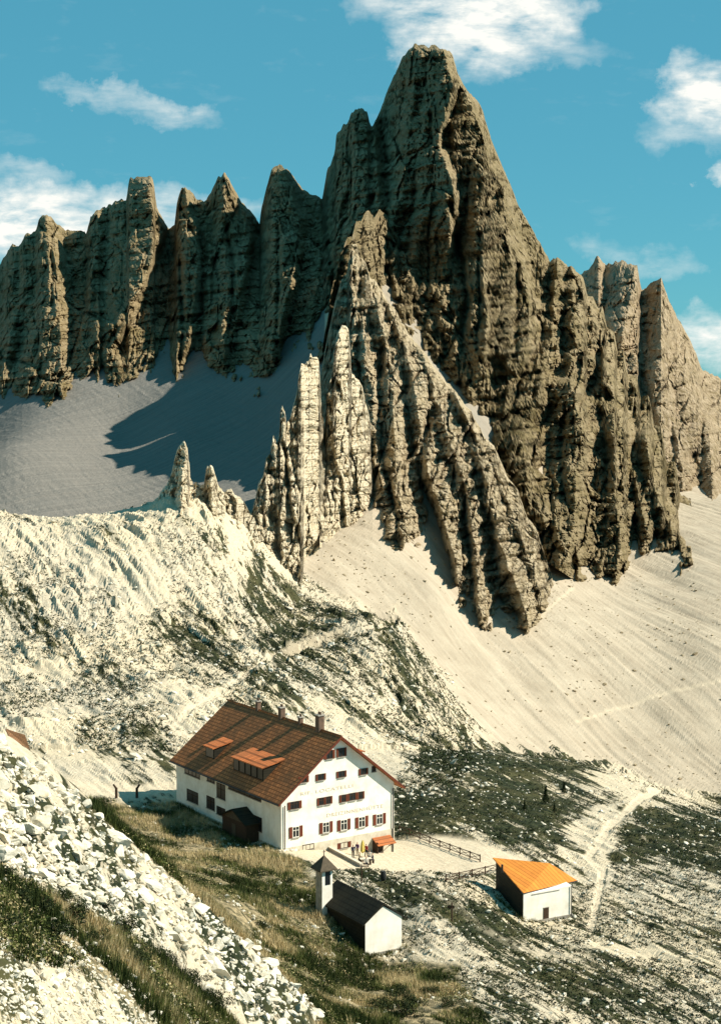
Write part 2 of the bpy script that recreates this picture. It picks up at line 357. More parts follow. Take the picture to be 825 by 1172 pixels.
def masks(X, Y, Z):
    u, v = proj(X, Y, Z)
    wob = (fbm(X*.12, Y*.12, 2.0, 4)-.5)*34; wob2 = (fbm(X*.12+50, Y*.12, 7.0, 4)-.5)*26
    uw, vw = u+wob, v+wob2
    far_ = Y > 470
    scree = np.zeros_like(X); shs = np.zeros_like(X)
    scree = np.maximum(scree, sst(330, 350, Y)*in_poly(uw, vw, [(455,705),(500,770),(560,862),(640,866),(900,940),(1300,900),(1300,300),(380,250),(385,560),(440,640)], 8))
    scree = np.maximum(scree, in_poly(uw, vw, [(345,560),(348,670),(452,712),(470,650),(440,560)], 6)*(Y > 400))
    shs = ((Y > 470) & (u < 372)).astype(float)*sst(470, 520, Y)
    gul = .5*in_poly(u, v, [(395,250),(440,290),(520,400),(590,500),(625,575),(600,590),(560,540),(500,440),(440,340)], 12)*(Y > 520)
    spur = (1-scree)*(1-shs)*(Y > 262)*(u < 480)
    vz = fbm(X*.035, Y*.02, 3.3, 3)
    veg = .76 + .0*X
    # bright spur: sparse growth, with streak shadows painted in as dark cover
    sp_d = .52 + .30*in_poly(uw, vw, [(290,640),(345,680),(400,715),(400,735),(330,750),(280,700)], 14) + .22*in_poly(uw, vw, [(180,690),(330,720),(240,790),(160,760)], 16) \
        + .24*in_poly(uw, vw, [(300,740),(470,720),(520,840),(470,860),(380,830),(250,810)], 12) + .10*in_poly(uw, vw, [(0,640),(110,650),(120,800),(0,820)], 20) \
        - .10*in_poly(uw, vw, [(0,610),(180,600),(230,700),(60,690)], 16) + .2*in_poly(uw, vw, [(90,830),(200,850),(200,890),(60,890)], 12) + .14*(vz-.5)
    veg = np.where((Y > 262) & (u < 480), sp_d, veg)
    veg = veg + .30*in_poly(uw, vw, [(455,860),(560,866),(700,880),(600,960),(560,980),(455,945)], 12)
    veg = veg + .34*in_poly(uw, vw, [(755,925),(830,930),(830,1000),(760,985),(700,990),(720,950)], 12)
    veg = veg - .28*in_poly(uw, vw, [(585,895),(640,885),(740,890),(770,905),(700,915),(600,912)], 8)
    veg = veg - .30*in_poly(uw, vw, [(640,950),(700,920),(730,910),(700,960),(700,1010),(650,1000)], 8)
    veg = veg + .16*in_poly(uw, vw, [(440,1010),(560,1040),(620,1080),(560,1090),(450,1050)], 8) + .12*in_poly(uw, vw, [(560,1100),(820,1100),(825,1165),(560,1165)], 14) - .10*in_poly(uw, vw, [(460,1040),(560,1100),(640,1165),(460,1165)], 10)
    veg = veg + .14*(vz-.5)
    veg = np.where(scree > .5, .03+.25*in_poly(uw, vw, [(400,660),(440,650),(475,700),(500,790),(450,720)], 6)+.16*in_poly(uw, vw, [(640,760),(700,790),(740,850),(640,840)], 10)+.16*in_poly(uw, vw, [(740,650),(825,690),(825,740),(770,700)], 8)+.05*vz, veg)
    veg = np.where(shs > .5, .0, veg)
    veg = veg+1.2*(Y > 300)*(Y < 470)*np.maximum(near_line(u, v+wob2*.1, [(340,752),(372,741),(402,731),(450,722),(458,718)], 3.5), near_line(u, v+wob2*.1, [(385,702),(400,705),(425,709),(453,712)], 3.5))  # ledge and trench shadows painted as dark lines, not growth
    # brush: tall dry grass on the slope before the hut and at the foot of the block bank
    nearb = Y < 242
    brush = nearb*np.maximum(in_poly(uw, vw, [(118,916),(205,922),(262,950),(322,978),(335,992),(415,1040),(440,1100),(520,1110),(560,1175),(360,1180),(300,1090),(200,1010),(100,930)], 5),
                             in_poly(uw, vw, [(-40,985),(40,1020),(130,1050),(230,1110),(310,1190),(200,1190),(110,1120),(0,1085),(-40,1060)], 12), .8*in_poly(uw, vw, [(-60,1065),(60,1080),(190,1110),(300,1160),(260,1260),(-60,1260)], 10)*(fbm(X*.35, Y*.35, 6., 3) > .49))
    path = np.zeros_like(X)
    path = np.maximum(path, near_line(u, v, [(62,893),(100,905),(140,908),(205,905)], 7)*(Y > 200))
    path = np.maximum(path, near_line(u, v, [(676,1064),(684,1030),(690,1000),(672,985),(690,960),(700,945),(735,915),(768,900)], 4.5)*(Y > 150)*(Y < 320))
    path = np.maximum(path, near_line(u, v, [(455,1005),(505,1030),(548,1062),(590,1085),(660,1105),(740,1130),(820,1155)], 4)*(Y < 210)*np.clip(.35+wob*.05, .1, .85))
    path = np.maximum(path, near_line(u, v, [(200,835),(245,800),(290,772),(335,745),(380,726),(400,718)], 3.0)*(Y > 262)*.6)
    path = np.maximum(path, near_line(u, v, [(576,713),(620,708),(640,690),(655,675)], 2.2)*(Y > 400)*.5)
    path = np.maximum(path, near_line(u, v, [(660,830),(710,812),(770,795),(825,780)], 2.2)*(Y > 400)*.5)
    # the hut's gravel yard
    a = (X-HUT_O[0])*hu[0]+(Y-HUT_O[1])*hu[1]; b = (X-HUT_O[0])*hv[0]+(Y-HUT_O[1])*hv[1]
    a2 = a+(fbm(X*.3, Y*.3, 1.1, 3)-.5)*2
    yard = in_poly(a2, b+(fbm(X*.3, Y*.3, 5.1, 3)-.5)*2, [(-1.5,-3),(2,-10),(17,-13.5),(23,-15),(31,-13),(33,-9),(30,1),(24,8),(20,12),(18,30),(0,30),(-1.5,15)], .8)
    path = np.maximum(path, yard)
    return dict(u=u, v=v, scree=scree, shs=shs, gul=gul, veg=np.clip(veg, 0, 1), brush=brush*(1-yard), path=path, yard=yard, a=a, b=b)

MK = masks(XX, YY, ZB)
# relief of the ground: slabs, gullies and bumps, calm on scree, yard and paths
ca_, sa_ = math.cos(-1.12), math.sin(-1.12)
along, across = XX*ca_+YY*sa_, -XX*sa_+YY*ca_
calm_h = 1-.6*sst(0, 1, (MK['v'] > 860)*(YY > 255)*(YY < 330)*1.0)
calm = calm_h*np.clip(1-.9*MK['yard']-.5*MK['path'], 0.05, 1)
rough = np.where(MK['scree'] > .5, .22, 1.0)*np.where(MK['shs'] > .5, .25, 1.0)
big = (ridged(along*.010, across*.045, .3, 4)-.55)*3.2*sst(150, 320, YY)*np.where(YY > 255, 1, .4)
med = (ridged(along*.05, across*.32, 1.3, 4)-.5)*2.4
fin = (ridged(along*.2, across*1.0, 5.3, 3)-.5)*.9
dist_s = np.clip(YY/300, .5, 1.6)
knob = np.clip(fbm(XX*.16, YY*.16, 8.8, 3)-.55, 0, 1)*5*np.where(YY > 262, 1, .35)*(1-MK['scree'])*(1-MK['shs'])
# broken steps that run down the fall line: low on their left side, so each throws a short black streak
def steps(al, ac, f, seed):
    t = ac*f+(fbm(al*f*.22, ac*f*.8, seed, 4, .6)-.5)*3.2; s_ = t-np.floor(t)
    on = np.clip((fbm(al*f*.35+np.floor(t)*7.7, np.floor(t)*3.1, seed+5, 3)-.44)*6, 0, 1)
    return np.where(s_ < .14, s_/.14, (1-s_)/.86)*on
stp = (steps(along, across, .19, 40.)*.95+steps(along, across, .42, 47.)*.6)*(.30+.70*sst(285, 350, YY))*sst(100, 150, YY)*(1-MK['scree'])*(1-MK['shs'])
rough = rough*(.35+.65*sst(95, 140, YY))
ZT = ZB + calm*(rough*(med*.75*dist_s *.6 + fin*dist_s*.7 + big*.8) + knob*.8 + stp)
# long shallow gullies on the scree
al2, ac2 = XX*.6-YY*.8, np.where(XX > 0, (YY+.9*XX+.008*XX**2)*.6, (YY+.9*XX)*.6)
ac2 = np.where(MK['shs'] > .5, YY*.75-XX*.66, ac2); al2 = np.where(MK['shs'] > .5, YY*.66+XX*.75, al2)
ZT += MK['scree']*((ridged(al2*.006+3, ac2*.045, 4.4, 4)-.5)*2.4+(ridged(al2*.02, ac2*.25, 6.4, 3)-.5)*.45)+MK['shs']*(ridged(al2*.006, ac2*.08, 4.4, 4)-.5)*1.2
# trench below the track on the spur; its black shadow line is painted in the ground colour
tr = near_line(MK['u'], MK['v'], [(330,752),(370,737),(400,726),(450,716)], 5)*(YY > 300)*(YY < 470)
ZT -= tr*2.2
tr2 = near_line(MK['u'], MK['v'], [(392,700),(420,706),(452,711)], 4)*(YY > 300)*(YY < 470)
ZT -= tr2*1.8
# block bank: lumpy
bank = in_poly(MK['u'], MK['v'], [(-150,780),(0,850),(110,940),(250,1052),(372,1166),(300,1200),(180,1100),(100,1060),(0,1000),(-150,960)], 10)*(YY < 145)
ZT += bank*(ridged(XX*.55, YY*.55, 2.1, 3)-.5)*.9
MK['brush'] = MK['brush']*(1-bank)
MK['veg'] = np.where(bank > .5, .80, MK['veg'])  # ground under the boulders coloured dark so the gaps look dark
np_mesh('ground', np.stack([XX, YY, ZT], -1), grid_faces(*XX.shape), M['ground'],
        attrs=dict(veg=MK['veg'], path=MK['path'], scree=MK['scree'], shade_gully_tone=np.maximum(MK['shs'], MK['gul']), brush=MK['brush'], fall=ac2, along=al2))['kind'] = 'structure'
_ty = np.log(yrow)
def gz(x, y):                                  # ground height at world points
    x = np.atleast_1d(np.asarray(x, float)); y = np.atleast_1d(np.asarray(y, float))
    i = np.clip(np.searchsorted(acol, x/y)-1, 0, len(acol)-2); j = np.clip(np.searchsorted(_ty, np.log(y))-1, 0, len(yrow)-2)
    fa = (x/y-acol[i])/(acol[i+1]-acol[i]); fb = (np.log(y)-_ty[j])/(_ty[j+1]-_ty[j])
    return ZT[j, i]*(1-fa)*(1-fb)+ZT[j, i+1]*fa*(1-fb)+ZT[j+1, i]*(1-fa)*fb+ZT[j+1, i+1]*fa*fb
def gz1(x, y): return float(gz(x, y)[0])
def hit(u, v, y0=48, y1=900):                  # where the view ray through (u, v) first meets the ground
    a, b = ray(u, v)
    ys = np.exp(np.linspace(math.log(y0), math.log(y1), 1400)); zz = gz(a*ys, ys); rz = H+b*ys
    k = np.argmax(zz > rz)
    if not (zz > rz).any(): return None
    y = ys[k]; return a*y, y, gz1(a*y, y)

# ------------------------------------------------------------------ the mountain
def itp(x, pts):
    p = sorted(pts); return np.interp(x, [a for a, b in p], [b for a, b in p])
def seg_d(U, V, line):
    """signed horizontal distance to a polyline read as u(v), and a fade outside its v range"""
    l = sorted(line, key=lambda q: q[1]); vs = [q[1] for q in l]; us = [q[0] for q in l]
    c = np.interp(V, vs, us); fade = sst(vs[0]-12, vs[0]+2, V)*(1-sst(vs[-1]-10, vs[-1]+60, V))
    return U-c, fade
def mountain(name, u0, u1, du, rows, sky_, foot, Ys, Yf, ribs, clefts, mat, amp=1.0, jag=2.0, lean=1.0, seed=0, back=140, sil=6, plunge=40, extra=None):
    us = np.arange(u0, u1+du, du)
    vs_ = itp(us, sky_) + (vn(us*.28, us*0, seed+.5)-.5)*2*jag + (vn(us*.75, us*0, seed+3.5)-.5)*jag
    vf = np.maximum(itp(us, foot), vs_+1)+plunge
    t = np.linspace(0, 1, rows)[:, None]
    U = np.repeat(us[None], rows, 0); V = vs_[None]+t*(vf-vs_)[None]
    V0 = (V-itp(us, sky_)[None])/np.maximum(itp(us, foot)-itp(us, sky_), 6)[None]
    Ysk, Yft = itp(us, Ys)[None], itp(us, Yf)[None]
    Y = Ysk+(Yft-Ysk)*np.clip(V0, 0, 1.6)**lean
    # domain warp makes the ribs wander
    k = Yft.mean()/F
    Xw, Zw = U*k, V*k
    wu = (fbm(U*.009, V*.009, seed+1, 5, .6)-.5)*60; 
    Ur = U+wu*.55; 
    rel = np.zeros_like(U)
    for line, A, wl, wr in ribs:
        d, fd = seg_d(Ur, V, line)
        gr = 1+.0*V
        c = np.where(d < 0, 1+d/wl, 1-d/wr); c = np.clip(c, 0, 1)*fd*A*.8
        rel = np.maximum(rel, c)+.35*np.minimum(rel, c)
    for line, A, w in clefts:
        d, fd = seg_d(U+wu*.3, V, line)
        rel -= .7*A*np.exp(-(d/w)**2)*fd
    kn = .43; Xn, Zn = U*kn, V*kn                     # noise lives at one size in all ridges, its depth in metres follows k
    wa = (fbm(Xn*.05, Zn*.03, seed+21, 4)-.5)*14; wb = (fbm(Xn*.05+31, Zn*.05, seed+23, 4)-.5)*14
    Xq, Zq = Xn+wa+.12*Zn, Zn+wb
    r1 = ridged(Xq*.024, Zq*.009, seed+2, 3); r2 = ridged(Xq*.07, Zq*.028, seed+4, 4)
    r3 = ridged(Xq*.19, Zq*.09, seed+6, 4, .6); r4 = fbm((Xq+.4*Zq)*.42, (Zq-.4*Xq)*.34, seed+8, 3, .65)
    zs = (Zn+.16*Xn+wb*.35)/9.0; sw = zs-np.floor(zs); sw = np.where(sw < .82, sw/.82, (1-sw)/.18)
    zs2 = (Zn+.12*Xn+wa*.3)/3.4; sw2 = zs2-np.floor(zs2)
    bl = vn(np.floor(Xq*.13+.5*np.floor(Zq*.1)), np.floor(Zq*.1), seed+30)
    stm = fbm(Xn*.02, Zn*.02, seed+19, 3)
    r5 = ridged((Xq-.3*Zq)*.55, (Zq+.3*Xq)*.42, seed+14, 3, .7)
    pit = np.clip(ridged(Xq*.11+7, Zq*.045, seed+16, 4, .7)-.60, 0, 1)
    q1 = facets(Xq*.050, Zq*.026, seed+201); q2 = facets(Xq*.13, Zq*.075, seed+211); q3 = facets(Xq*.33, Zq*.22, seed+221); q4 = facets(Xq*.75, Zq*.60, seed+231)
    n = ((r1-.5)*16+(r2-.5)*9+(r3-.5)*7+(r4-.5)*4+(r5-.5)*3+q1*15+q2*10+q3*5.5+q4*2.6+(sw-.5)*6.5*stm*1.6+(sw2-.5)*2.2-pit*16)*(k/.43)
    edge = sst(0, sil, V-vs_[None])*.75+.25
    Y = Y-rel-n*amp*edge
    if extra is not None: Y = extra(U, V, Y)
    A3, B3 = ray(U, V)
    P = np.stack([A3*Y, Y, H+B3*Y], -1)
    # the far side falls away behind the crest
    top = P[0]; nb = 14; bk = []
    for i in range(nb, 0, -1):
        d = back*(i/nb)**1.3
        q = top.copy(); q[:, 1] += d; q[:, 2] -= d*(.9+.5*vn(us*.05, us*0+i*.3, seed+11)); q[:, 0] += (vn(us*.1, us*0+i*.5, seed+12)-.5)*d*.2
        bk.append(q)
    P = np.concatenate([np.array(bk), P], 0)
    o = np_mesh(name, P, grid_faces(P.shape[0], P.shape[1]), mat)
    tag(o, kind='structure')
    return o

SKY_A = [(-220,360),(-100,330),(0,305),(8,290),(15,280),(22,283),(30,267),(41,266),(45,252),(49,247),(58,246),(66,256),(76,263),(89,265),(99,266),(104,249),(112,240),(122,237),(132,230),(145,229),(147,212),(149,203),(163,202),(175,203),(177,215),(178,236),(186,250),(193,263),
 (200,256),(203,228),(208,216),(214,213),(220,222),(226,228),(234,229),(242,221),(249,204),(257,197),(262,204),(267,215),(277,232),(287,240),(293,248),(297,256),(299,240),(305,214),(311,193),(321,188),(331,196),(346,216),(358,224),(369,227),(374,198),(380,182),(383,176),(385,153),(393,143),(399,137),(402,127),(408,123),(415,124),(420,128),(423,140),(426,144),
 (433,130),(440,112),(448,94),(456,76),(460,64),(466,58),(474,52),(481,51),(490,53),(497,52),(507,57),(515,59),(519,66),(524,84),(530,97),(538,106),(547,117),(553,128),(555,138),(559,150),(563,163),(571,182),(578,198),(586,217),(593,234),(603,252),(614,271),(622,286),(629,300),(637,294),(645,302),(654,305),(667,318),(672,340),(678,338),(684,352),(689,350),(694,374),(702,380),(706,402),(713,400),(718,428),(728,430),(733,456),(742,452),(748,486),(757,490),(762,530),(772,528),(778,566),(790,572),(800,600),(812,640),(830,700),(840,760)]
FOOT_A = [(-220,590),(0,489),(30,466),(76,441),(113,423),(117,445),(135,470),(145,496),(165,480),(193,456),(203,418),(219,436),(265,426),(346,392),(385,350),(430,320),(480,385),(520,432),(560,482),(578,520),(590,546),(620,600),(660,626),(700,650),(725,652),(745,642),(770,628),(790,614),(800,640),(830,720),(840,780)]
RIBS_A = [([(57,247),(62,330),(72,430)],55,46,16),([(30,268),(20,340),(10,420)],30,30,10),
 ([(174,203),(177,236),(186,262),(160,330),(128,400)],60,60,10),([(108,245),(104,320),(92,400)],26,26,10),
 ([(218,215),(226,260),(218,340),(206,410)],50,40,9),([(262,200),(288,247),(284,300),(262,400)],55,50,8),([(240,225),(238,300),(236,400)],22,22,8),
 ([(330,196),(345,250),(330,340),(318,392)],60,52,12),([(366,228),(372,290),(360,380)],30,26,10),
 ([(417,124),(424,160),(430,240),(420,300)],60,42,9),([(395,140),(392,220),(380,320)],26,20,8),
 ([(507,57),(520,100),(499,165),(508,215),(512,250)],60,70,10),([(470,60),(462,150),(448,240),(440,300)],34,26,12),
 ([(528,92),(551,134),(556,190),(575,250),(600,330),(600,400)],70,60,16),([(484,170),(476,240),(470,330)],22,18,10),([(560,240),(550,330),(560,430)],34,32,12),
 ([(640,300),(628,380),(618,450),(600,520)],46,46,16),([(668,330),(690,420),(712,500),(735,600)],40,50,14),([(650,440),(665,520),(650,620)],50,40,20),([(600,500),(612,560),(625,600)],40,22,26),
 ([(700,480),(700,560),(705,640)],45,24,14),([(735,500),(748,560),(770,620)],45,24,14),([(500,330),(520,390),(545,450)],24,26,16)]
CLEFT_A = [([(510,232),(518,262),(527,300),(532,345),(528,380)],30,4),([(498,70),(494,120),(488,160)],9,4),([(462,75),(456,120),(452,200)],10,3.5),([(262,262),(268,320),(262,420)],22,3.5),([(205,300),(205,410)],22,2.5),([(230,260),(228,380)],12,2.5),([(60,270),(58,330)],12,3),
 ([(374,200),(371,250),(385,330)],24,4),([(432,150),(434,220),(426,290)],22,4),([(320,260),(318,390)],18,2.5),([(300,260),(280,330),(262,380)],26,5),([(192,266),(165,330),(128,390)],26,5),([(690,372),(676,440),(640,480)],24,6),([(575,250),(590,300),(588,380)],14,4),
 ([(684,470),(690,520)],24,5),([(545,300),(548,360)],12,3),([(470,200),(466,270)],12,3),([(640,500),(644,560)],20,4),([(725,480),(722,560),(726,620)],26,5),([(610,520),(590,545)],14,6)]
def benches(U, V, Y):
    # broad ledges stepping down the right shoulder
    w = (fbm(U*.012, V*.004, 61., 4)-.5)*90; fade = sst(560, 600, U)
    for v0, sl, d, a, b in ((392, .55, 20, 655, 800), (448, .35, 16, 655, 800), (500, -.10, 16, 650, 800), (560, .20, 12, 650, 800)):
        line = v0+sl*(U-640)+w*.45
        Y = Y+d*fade*sst(a, a+30, U)*(1-sst(b-30, b, U))*(1-sst(line-7, line+5, V))
    return Y
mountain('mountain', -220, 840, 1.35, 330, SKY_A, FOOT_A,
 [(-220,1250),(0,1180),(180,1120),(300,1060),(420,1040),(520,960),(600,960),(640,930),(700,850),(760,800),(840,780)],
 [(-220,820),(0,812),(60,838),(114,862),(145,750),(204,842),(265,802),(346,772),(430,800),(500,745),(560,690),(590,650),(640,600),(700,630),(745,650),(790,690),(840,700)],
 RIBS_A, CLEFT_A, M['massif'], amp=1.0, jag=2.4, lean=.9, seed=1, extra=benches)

SKY_B = [(600,420),(640,335),(660,318),(675,305),(680,296),(684,292),(689,300),(693,305),(702,300),(712,298),(722,301),(729,305),(731,320),(734,333),(739,330),(744,325),(750,321),(756,318),(760,330),(766,347),(772,358),(779,371),(784,378),(789,389),(797,407),(803,423),(812,427),(822,431),(840,455),(880,470),(960,530),(1040,560)]
FOOT_B = [(600,560),(700,560),(760,566),(790,572),(825,580),(1040,640)]
mountain('mountain_far_towers', 600, 1040, 1.3, 210, SKY_B, FOOT_B,
 [(600,1500),(680,1460),(760,1380),(1040,1300)], [(600,1000),(770,860),(830,830),(1040,820)],
 [([(726,303),(722,340),(712,380)],70,40,12),([(756,320),(764,350),(760,392)],60,26,10),([(690,296),(688,340)],26,14,5),([(700,362),(708,420),(720,480)],40,10,60),([(740,400),(752,470),(762,540)],50,12,50),([(796,405),(800,450),(804,490)],60,34,14),([(768,430),(772,480),(776,540)],46,24,12),([(806,490),(812,560)],60,30,10),([(775,500),(790,560)],20,20,20)],
 [([(770,430),(772,470),(768,500)],30,7),([(735,372),(745,420)],20,4),([(790,520),(800,560)],40,10)], M['far'], amp=1.05, jag=2.6, lean=.9, seed=31)

SKY_E = [(362,440),(372,380),(380,330),(388,300),(394,282),(398,270),(403,268),(408,254),(413,256),(418,243),(423,240),(428,248),(434,239),(439,242),(445,252),(450,262),(460,280),(472,300),(480,322),(492,340),(506,372),(520,398),(536,422),(552,452),(566,480),(580,512),(592,546)]
FOOT_E = [(362,450),(400,420),(430,352),(455,376),(480,404),(500,430),(520,452),(560,500),(580,532),(592,550)]  # added ridge, shaped so its shadow covers the left scree
mountain('mountain_added_shadow_ridge', 362, 592, 1.15, 240, SKY_E, FOOT_E,
 [(362,700),(388,706),(400,718),(416,752),(430,795),(446,838),(460,845),(500,790),(550,725),(592,680)], [(362,690),(392,694),(408,705),(430,762),(480,732),(520,702),(560,662),(592,645)],
 [([(423,228),(430,270),(436,330)],16,16,14),([(446,255),(456,310),(466,370)],14,12,12),([(478,320),(492,370),(508,430)],14,12,12),([(520,400),(534,440),(548,480)],12,12,12)],
 [([(438,250),(444,300),(450,350)],8,4)], M['massif'], amp=1.05, jag=4.5, lean=.9, seed=131, back=70, plunge=30)
# middle ridge that runs down from its horn towards the right
SKY_C = [(352,560),(360,470),(372,400),(382,352),(390,322),(397,312),(400,292),(403,279),(408,279),(412,294),(418,300),(424,318),(431,322),(440,338),(456,360),(468,384),(482,398),(500,424),(520,447),(538,470),(555,500),(566,512),(580,545),(592,560),(603,592),(612,602),(625,640),(634,668),(642,694),(648,720)]
FOOT_C = [(352,600),(400,602),(430,596),(450,606),(470,626),(500,655),(530,682),(545,688),(560,702),(580,704),(600,713),(625,704),(642,694),(648,722)]
mountain('mountain_middle_ridge', 352, 648, 1.05, 330, SKY_C, FOOT_C,
 [(352,640),(405,700),(440,690),(480,665),(520,640),(560,610),(600,575),(648,545)], [(352,520),(400,530),(430,528),(470,520),(530,508),(575,506),(600,508),(648,540)],
 [([(405,280),(408,320),(412,360),(424,440),(440,540),(450,600)],16,22,14),([(422,305),(432,350),(446,420),(452,500),(462,600)],22,16,16),([(445,345),(462,400),(478,470),(500,560),(528,670)],26,12,30),([(480,400),(500,460),(528,540),(545,610),(552,690)],24,14,24),
  ([(520,450),(545,510),(560,560),(575,620),(605,705)],26,12,22),([(560,510),(590,590),(620,680)],14,12,14)],
 [([(412,330),(408,400),(416,470)],12,4),([(436,400),(432,470),(440,540),(452,590)],16,4),([(490,480),(482,540),(500,610),(520,660)],18,5),([(530,560),(536,620),(545,670)],12,4),([(568,600),(560,660),(572,690)],12,5)],
 M['ridge'], amp=1.0, jag=1.8, lean=.8, seed=51, back=45, plunge=25)
SKY_C1 = [(272,650),(280,612),(286,596),(292,572),(296,553),(301,546),(305,524),(309,520),(313,496),(317,508),(320,496),(321,470),(323,464),(326,470),(328,486),(332,480),(335,468),(340,448),(342,430),(345,416),(349,418),(353,412),(355,405),(358,410),(362,409),(365,412),(366,430),(367,455),(371,485),(377,511),(385,541),(393,570),(399,592),(404,612),(408,640)]
FOOT_C1 = [(272,655),(285,620),(299,648),(324,667),(344,678),(348,628),(363,622),(379,634),(392,627),(404,614),(408,642)]
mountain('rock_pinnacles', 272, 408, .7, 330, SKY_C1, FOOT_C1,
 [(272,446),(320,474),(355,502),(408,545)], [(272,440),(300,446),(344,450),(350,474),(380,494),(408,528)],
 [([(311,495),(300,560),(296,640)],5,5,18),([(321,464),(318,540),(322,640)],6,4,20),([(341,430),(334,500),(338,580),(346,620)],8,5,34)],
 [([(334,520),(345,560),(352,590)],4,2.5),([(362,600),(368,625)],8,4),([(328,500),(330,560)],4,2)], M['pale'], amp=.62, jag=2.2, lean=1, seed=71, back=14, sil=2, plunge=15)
SKY_C2 = [(366,600),(371,500),(374,452),(377,440),(380,431),(382,405),(385,386),(388,377),(391,372),(395,373),(399,377),(401,400),(402,428),(408,434),(414,441),(418,458),(423,479),(425,500),(427,530),(431,556),(436,586),(442,612)]
FOOT_C2 = [(366,612),(400,604),(436,596),(442,615)]
mountain('rock_pillar', 366, 442, .7, 300, SKY_C2, FOOT_C2,
 [(366,515),(390,532),(442,575)], [(366,488),(400,508),(442,532)],
 [([(384,386),(380,440),(382,520),(396,600)],7,4,34)],
 [([(398,470),(400,520)],4,2.5),([(392,540),(402,590)],3,2.5)], M['pale'], amp=.62, jag=2.0, lean=1, seed=91, back=16, sil=2, plunge=15)
SKY_D = [(150,612),(163,592),(172,578),(182,566),(192,552),(197,540),(201,522),(204,512),(208,506),(212,506),(215,512),(216,530),(217,556),(220,556),(224,552),(230,556),(234,554),(237,534),(241,532),(244,534),(247,545),(250,556),(256,562),(264,560),(272,568),(280,576),(286,586),(296,602),(306,622),(318,650)]
FOOT_D = [(150,622),(200,612),(250,616),(290,640),(318,668)]
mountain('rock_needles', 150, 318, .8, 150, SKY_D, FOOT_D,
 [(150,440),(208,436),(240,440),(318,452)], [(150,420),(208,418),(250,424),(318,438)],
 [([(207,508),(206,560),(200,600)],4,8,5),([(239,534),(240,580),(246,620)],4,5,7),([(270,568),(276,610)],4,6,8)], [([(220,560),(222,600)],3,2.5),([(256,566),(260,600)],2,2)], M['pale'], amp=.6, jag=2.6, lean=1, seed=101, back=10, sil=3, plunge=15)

# ------------------------------------------------------------------ mesh collector for built things
class MB:
    def __init__(s): s.v, s.f = [], []
    def add(s, v, f):
        k = len(s.v); s.v += [tuple(p) for p in v]; s.f += [tuple(i+k for i in q) for q in f]; return s
    def box(s, x0, x1, y0, y1, z0, z1):
        return s.add([(x0,y0,z0),(x1,y0,z0),(x1,y1,z0),(x0,y1,z0),(x0,y0,z1),(x1,y0,z1),(x1,y1,z1),(x0,y1,z1)],
                     [(0,3,2,1),(4,5,6,7),(0,1,5,4),(1,2,6,5),(2,3,7,6),(3,0,4,7)])
    def prism(s, poly, y0, y1, axis='y'):      # cross-section in (x,z) pulled along y
        n = len(poly); v = [(x, y0, z) for x, z in poly]+[(x, y1, z) for x, z in poly]
        if axis == 'x': v = [(y, x, z) for x, y, z in v]
        return s.add(v, [tuple(range(n)), tuple(range(2*n-1, n-1, -1))]+[(i, i+n, (i+1) % n+n, (i+1) % n) for i in range(n)])
    def bar(s, a, b, r, n=6, r2=None):
        a, b = Vector(a), Vector(b); d = (b-a).normalized(); r2 = r if r2 is None else r2
        t = d.orthogonal().normalized(); w = d.cross(t)
        v = []
        for p, q in ((a, r), (b, r2)):
            for i in range(n):
                g = 2*math.pi*i/n; v.append(p+q*(math.cos(g)*t+math.sin(g)*w))
        return s.add(v, [tuple(range(n))[::-1], tuple(range(n, 2*n))]+[(i, (i+1) % n, (i+1) % n+n, i+n) for i in range(n)])
    def build(s, name, mat, parent=None, smooth=False, bevel=0, loc=None, rz=None):
        me = bpy.data.meshes.new(name); me.from_pydata(s.v, [], s.f); 
        bm = bmesh.new(); bm.from_mesh(me); bmesh.ops.recalc_face_normals(bm, faces=bm.faces); bm.to_mesh(me); bm.free()
        me.materials.append(mat)
        if smooth:
            for p in me.polygons: p.use_smooth = True
        o = bpy.data.objects.new(name, me); COL.objects.link(o)
        if parent: o.parent = parent
        if loc: o.location = loc
        if rz is not None: o.rotation_euler.z = rz
        if bevel:
            b = o.modifiers.new('bevel', 'BEVEL'); b.width = bevel; b.segments = 2; b.limit_method = 'ANGLE'
        return o
def empty(name, loc, rz, label, cat, group=None):
    o = bpy.data.objects.new(name, None); COL.objects.link(o); o.location = loc; o.rotation_euler.z = rz
    return tag(o, label, cat, group)
def copy_tree(o, parent=None):
    c = o.copy(); COL.objects.link(c); c.parent = parent
    for ch in [x for x in COL.objects if x.parent == o]: copy_tree(ch, c)
    return c

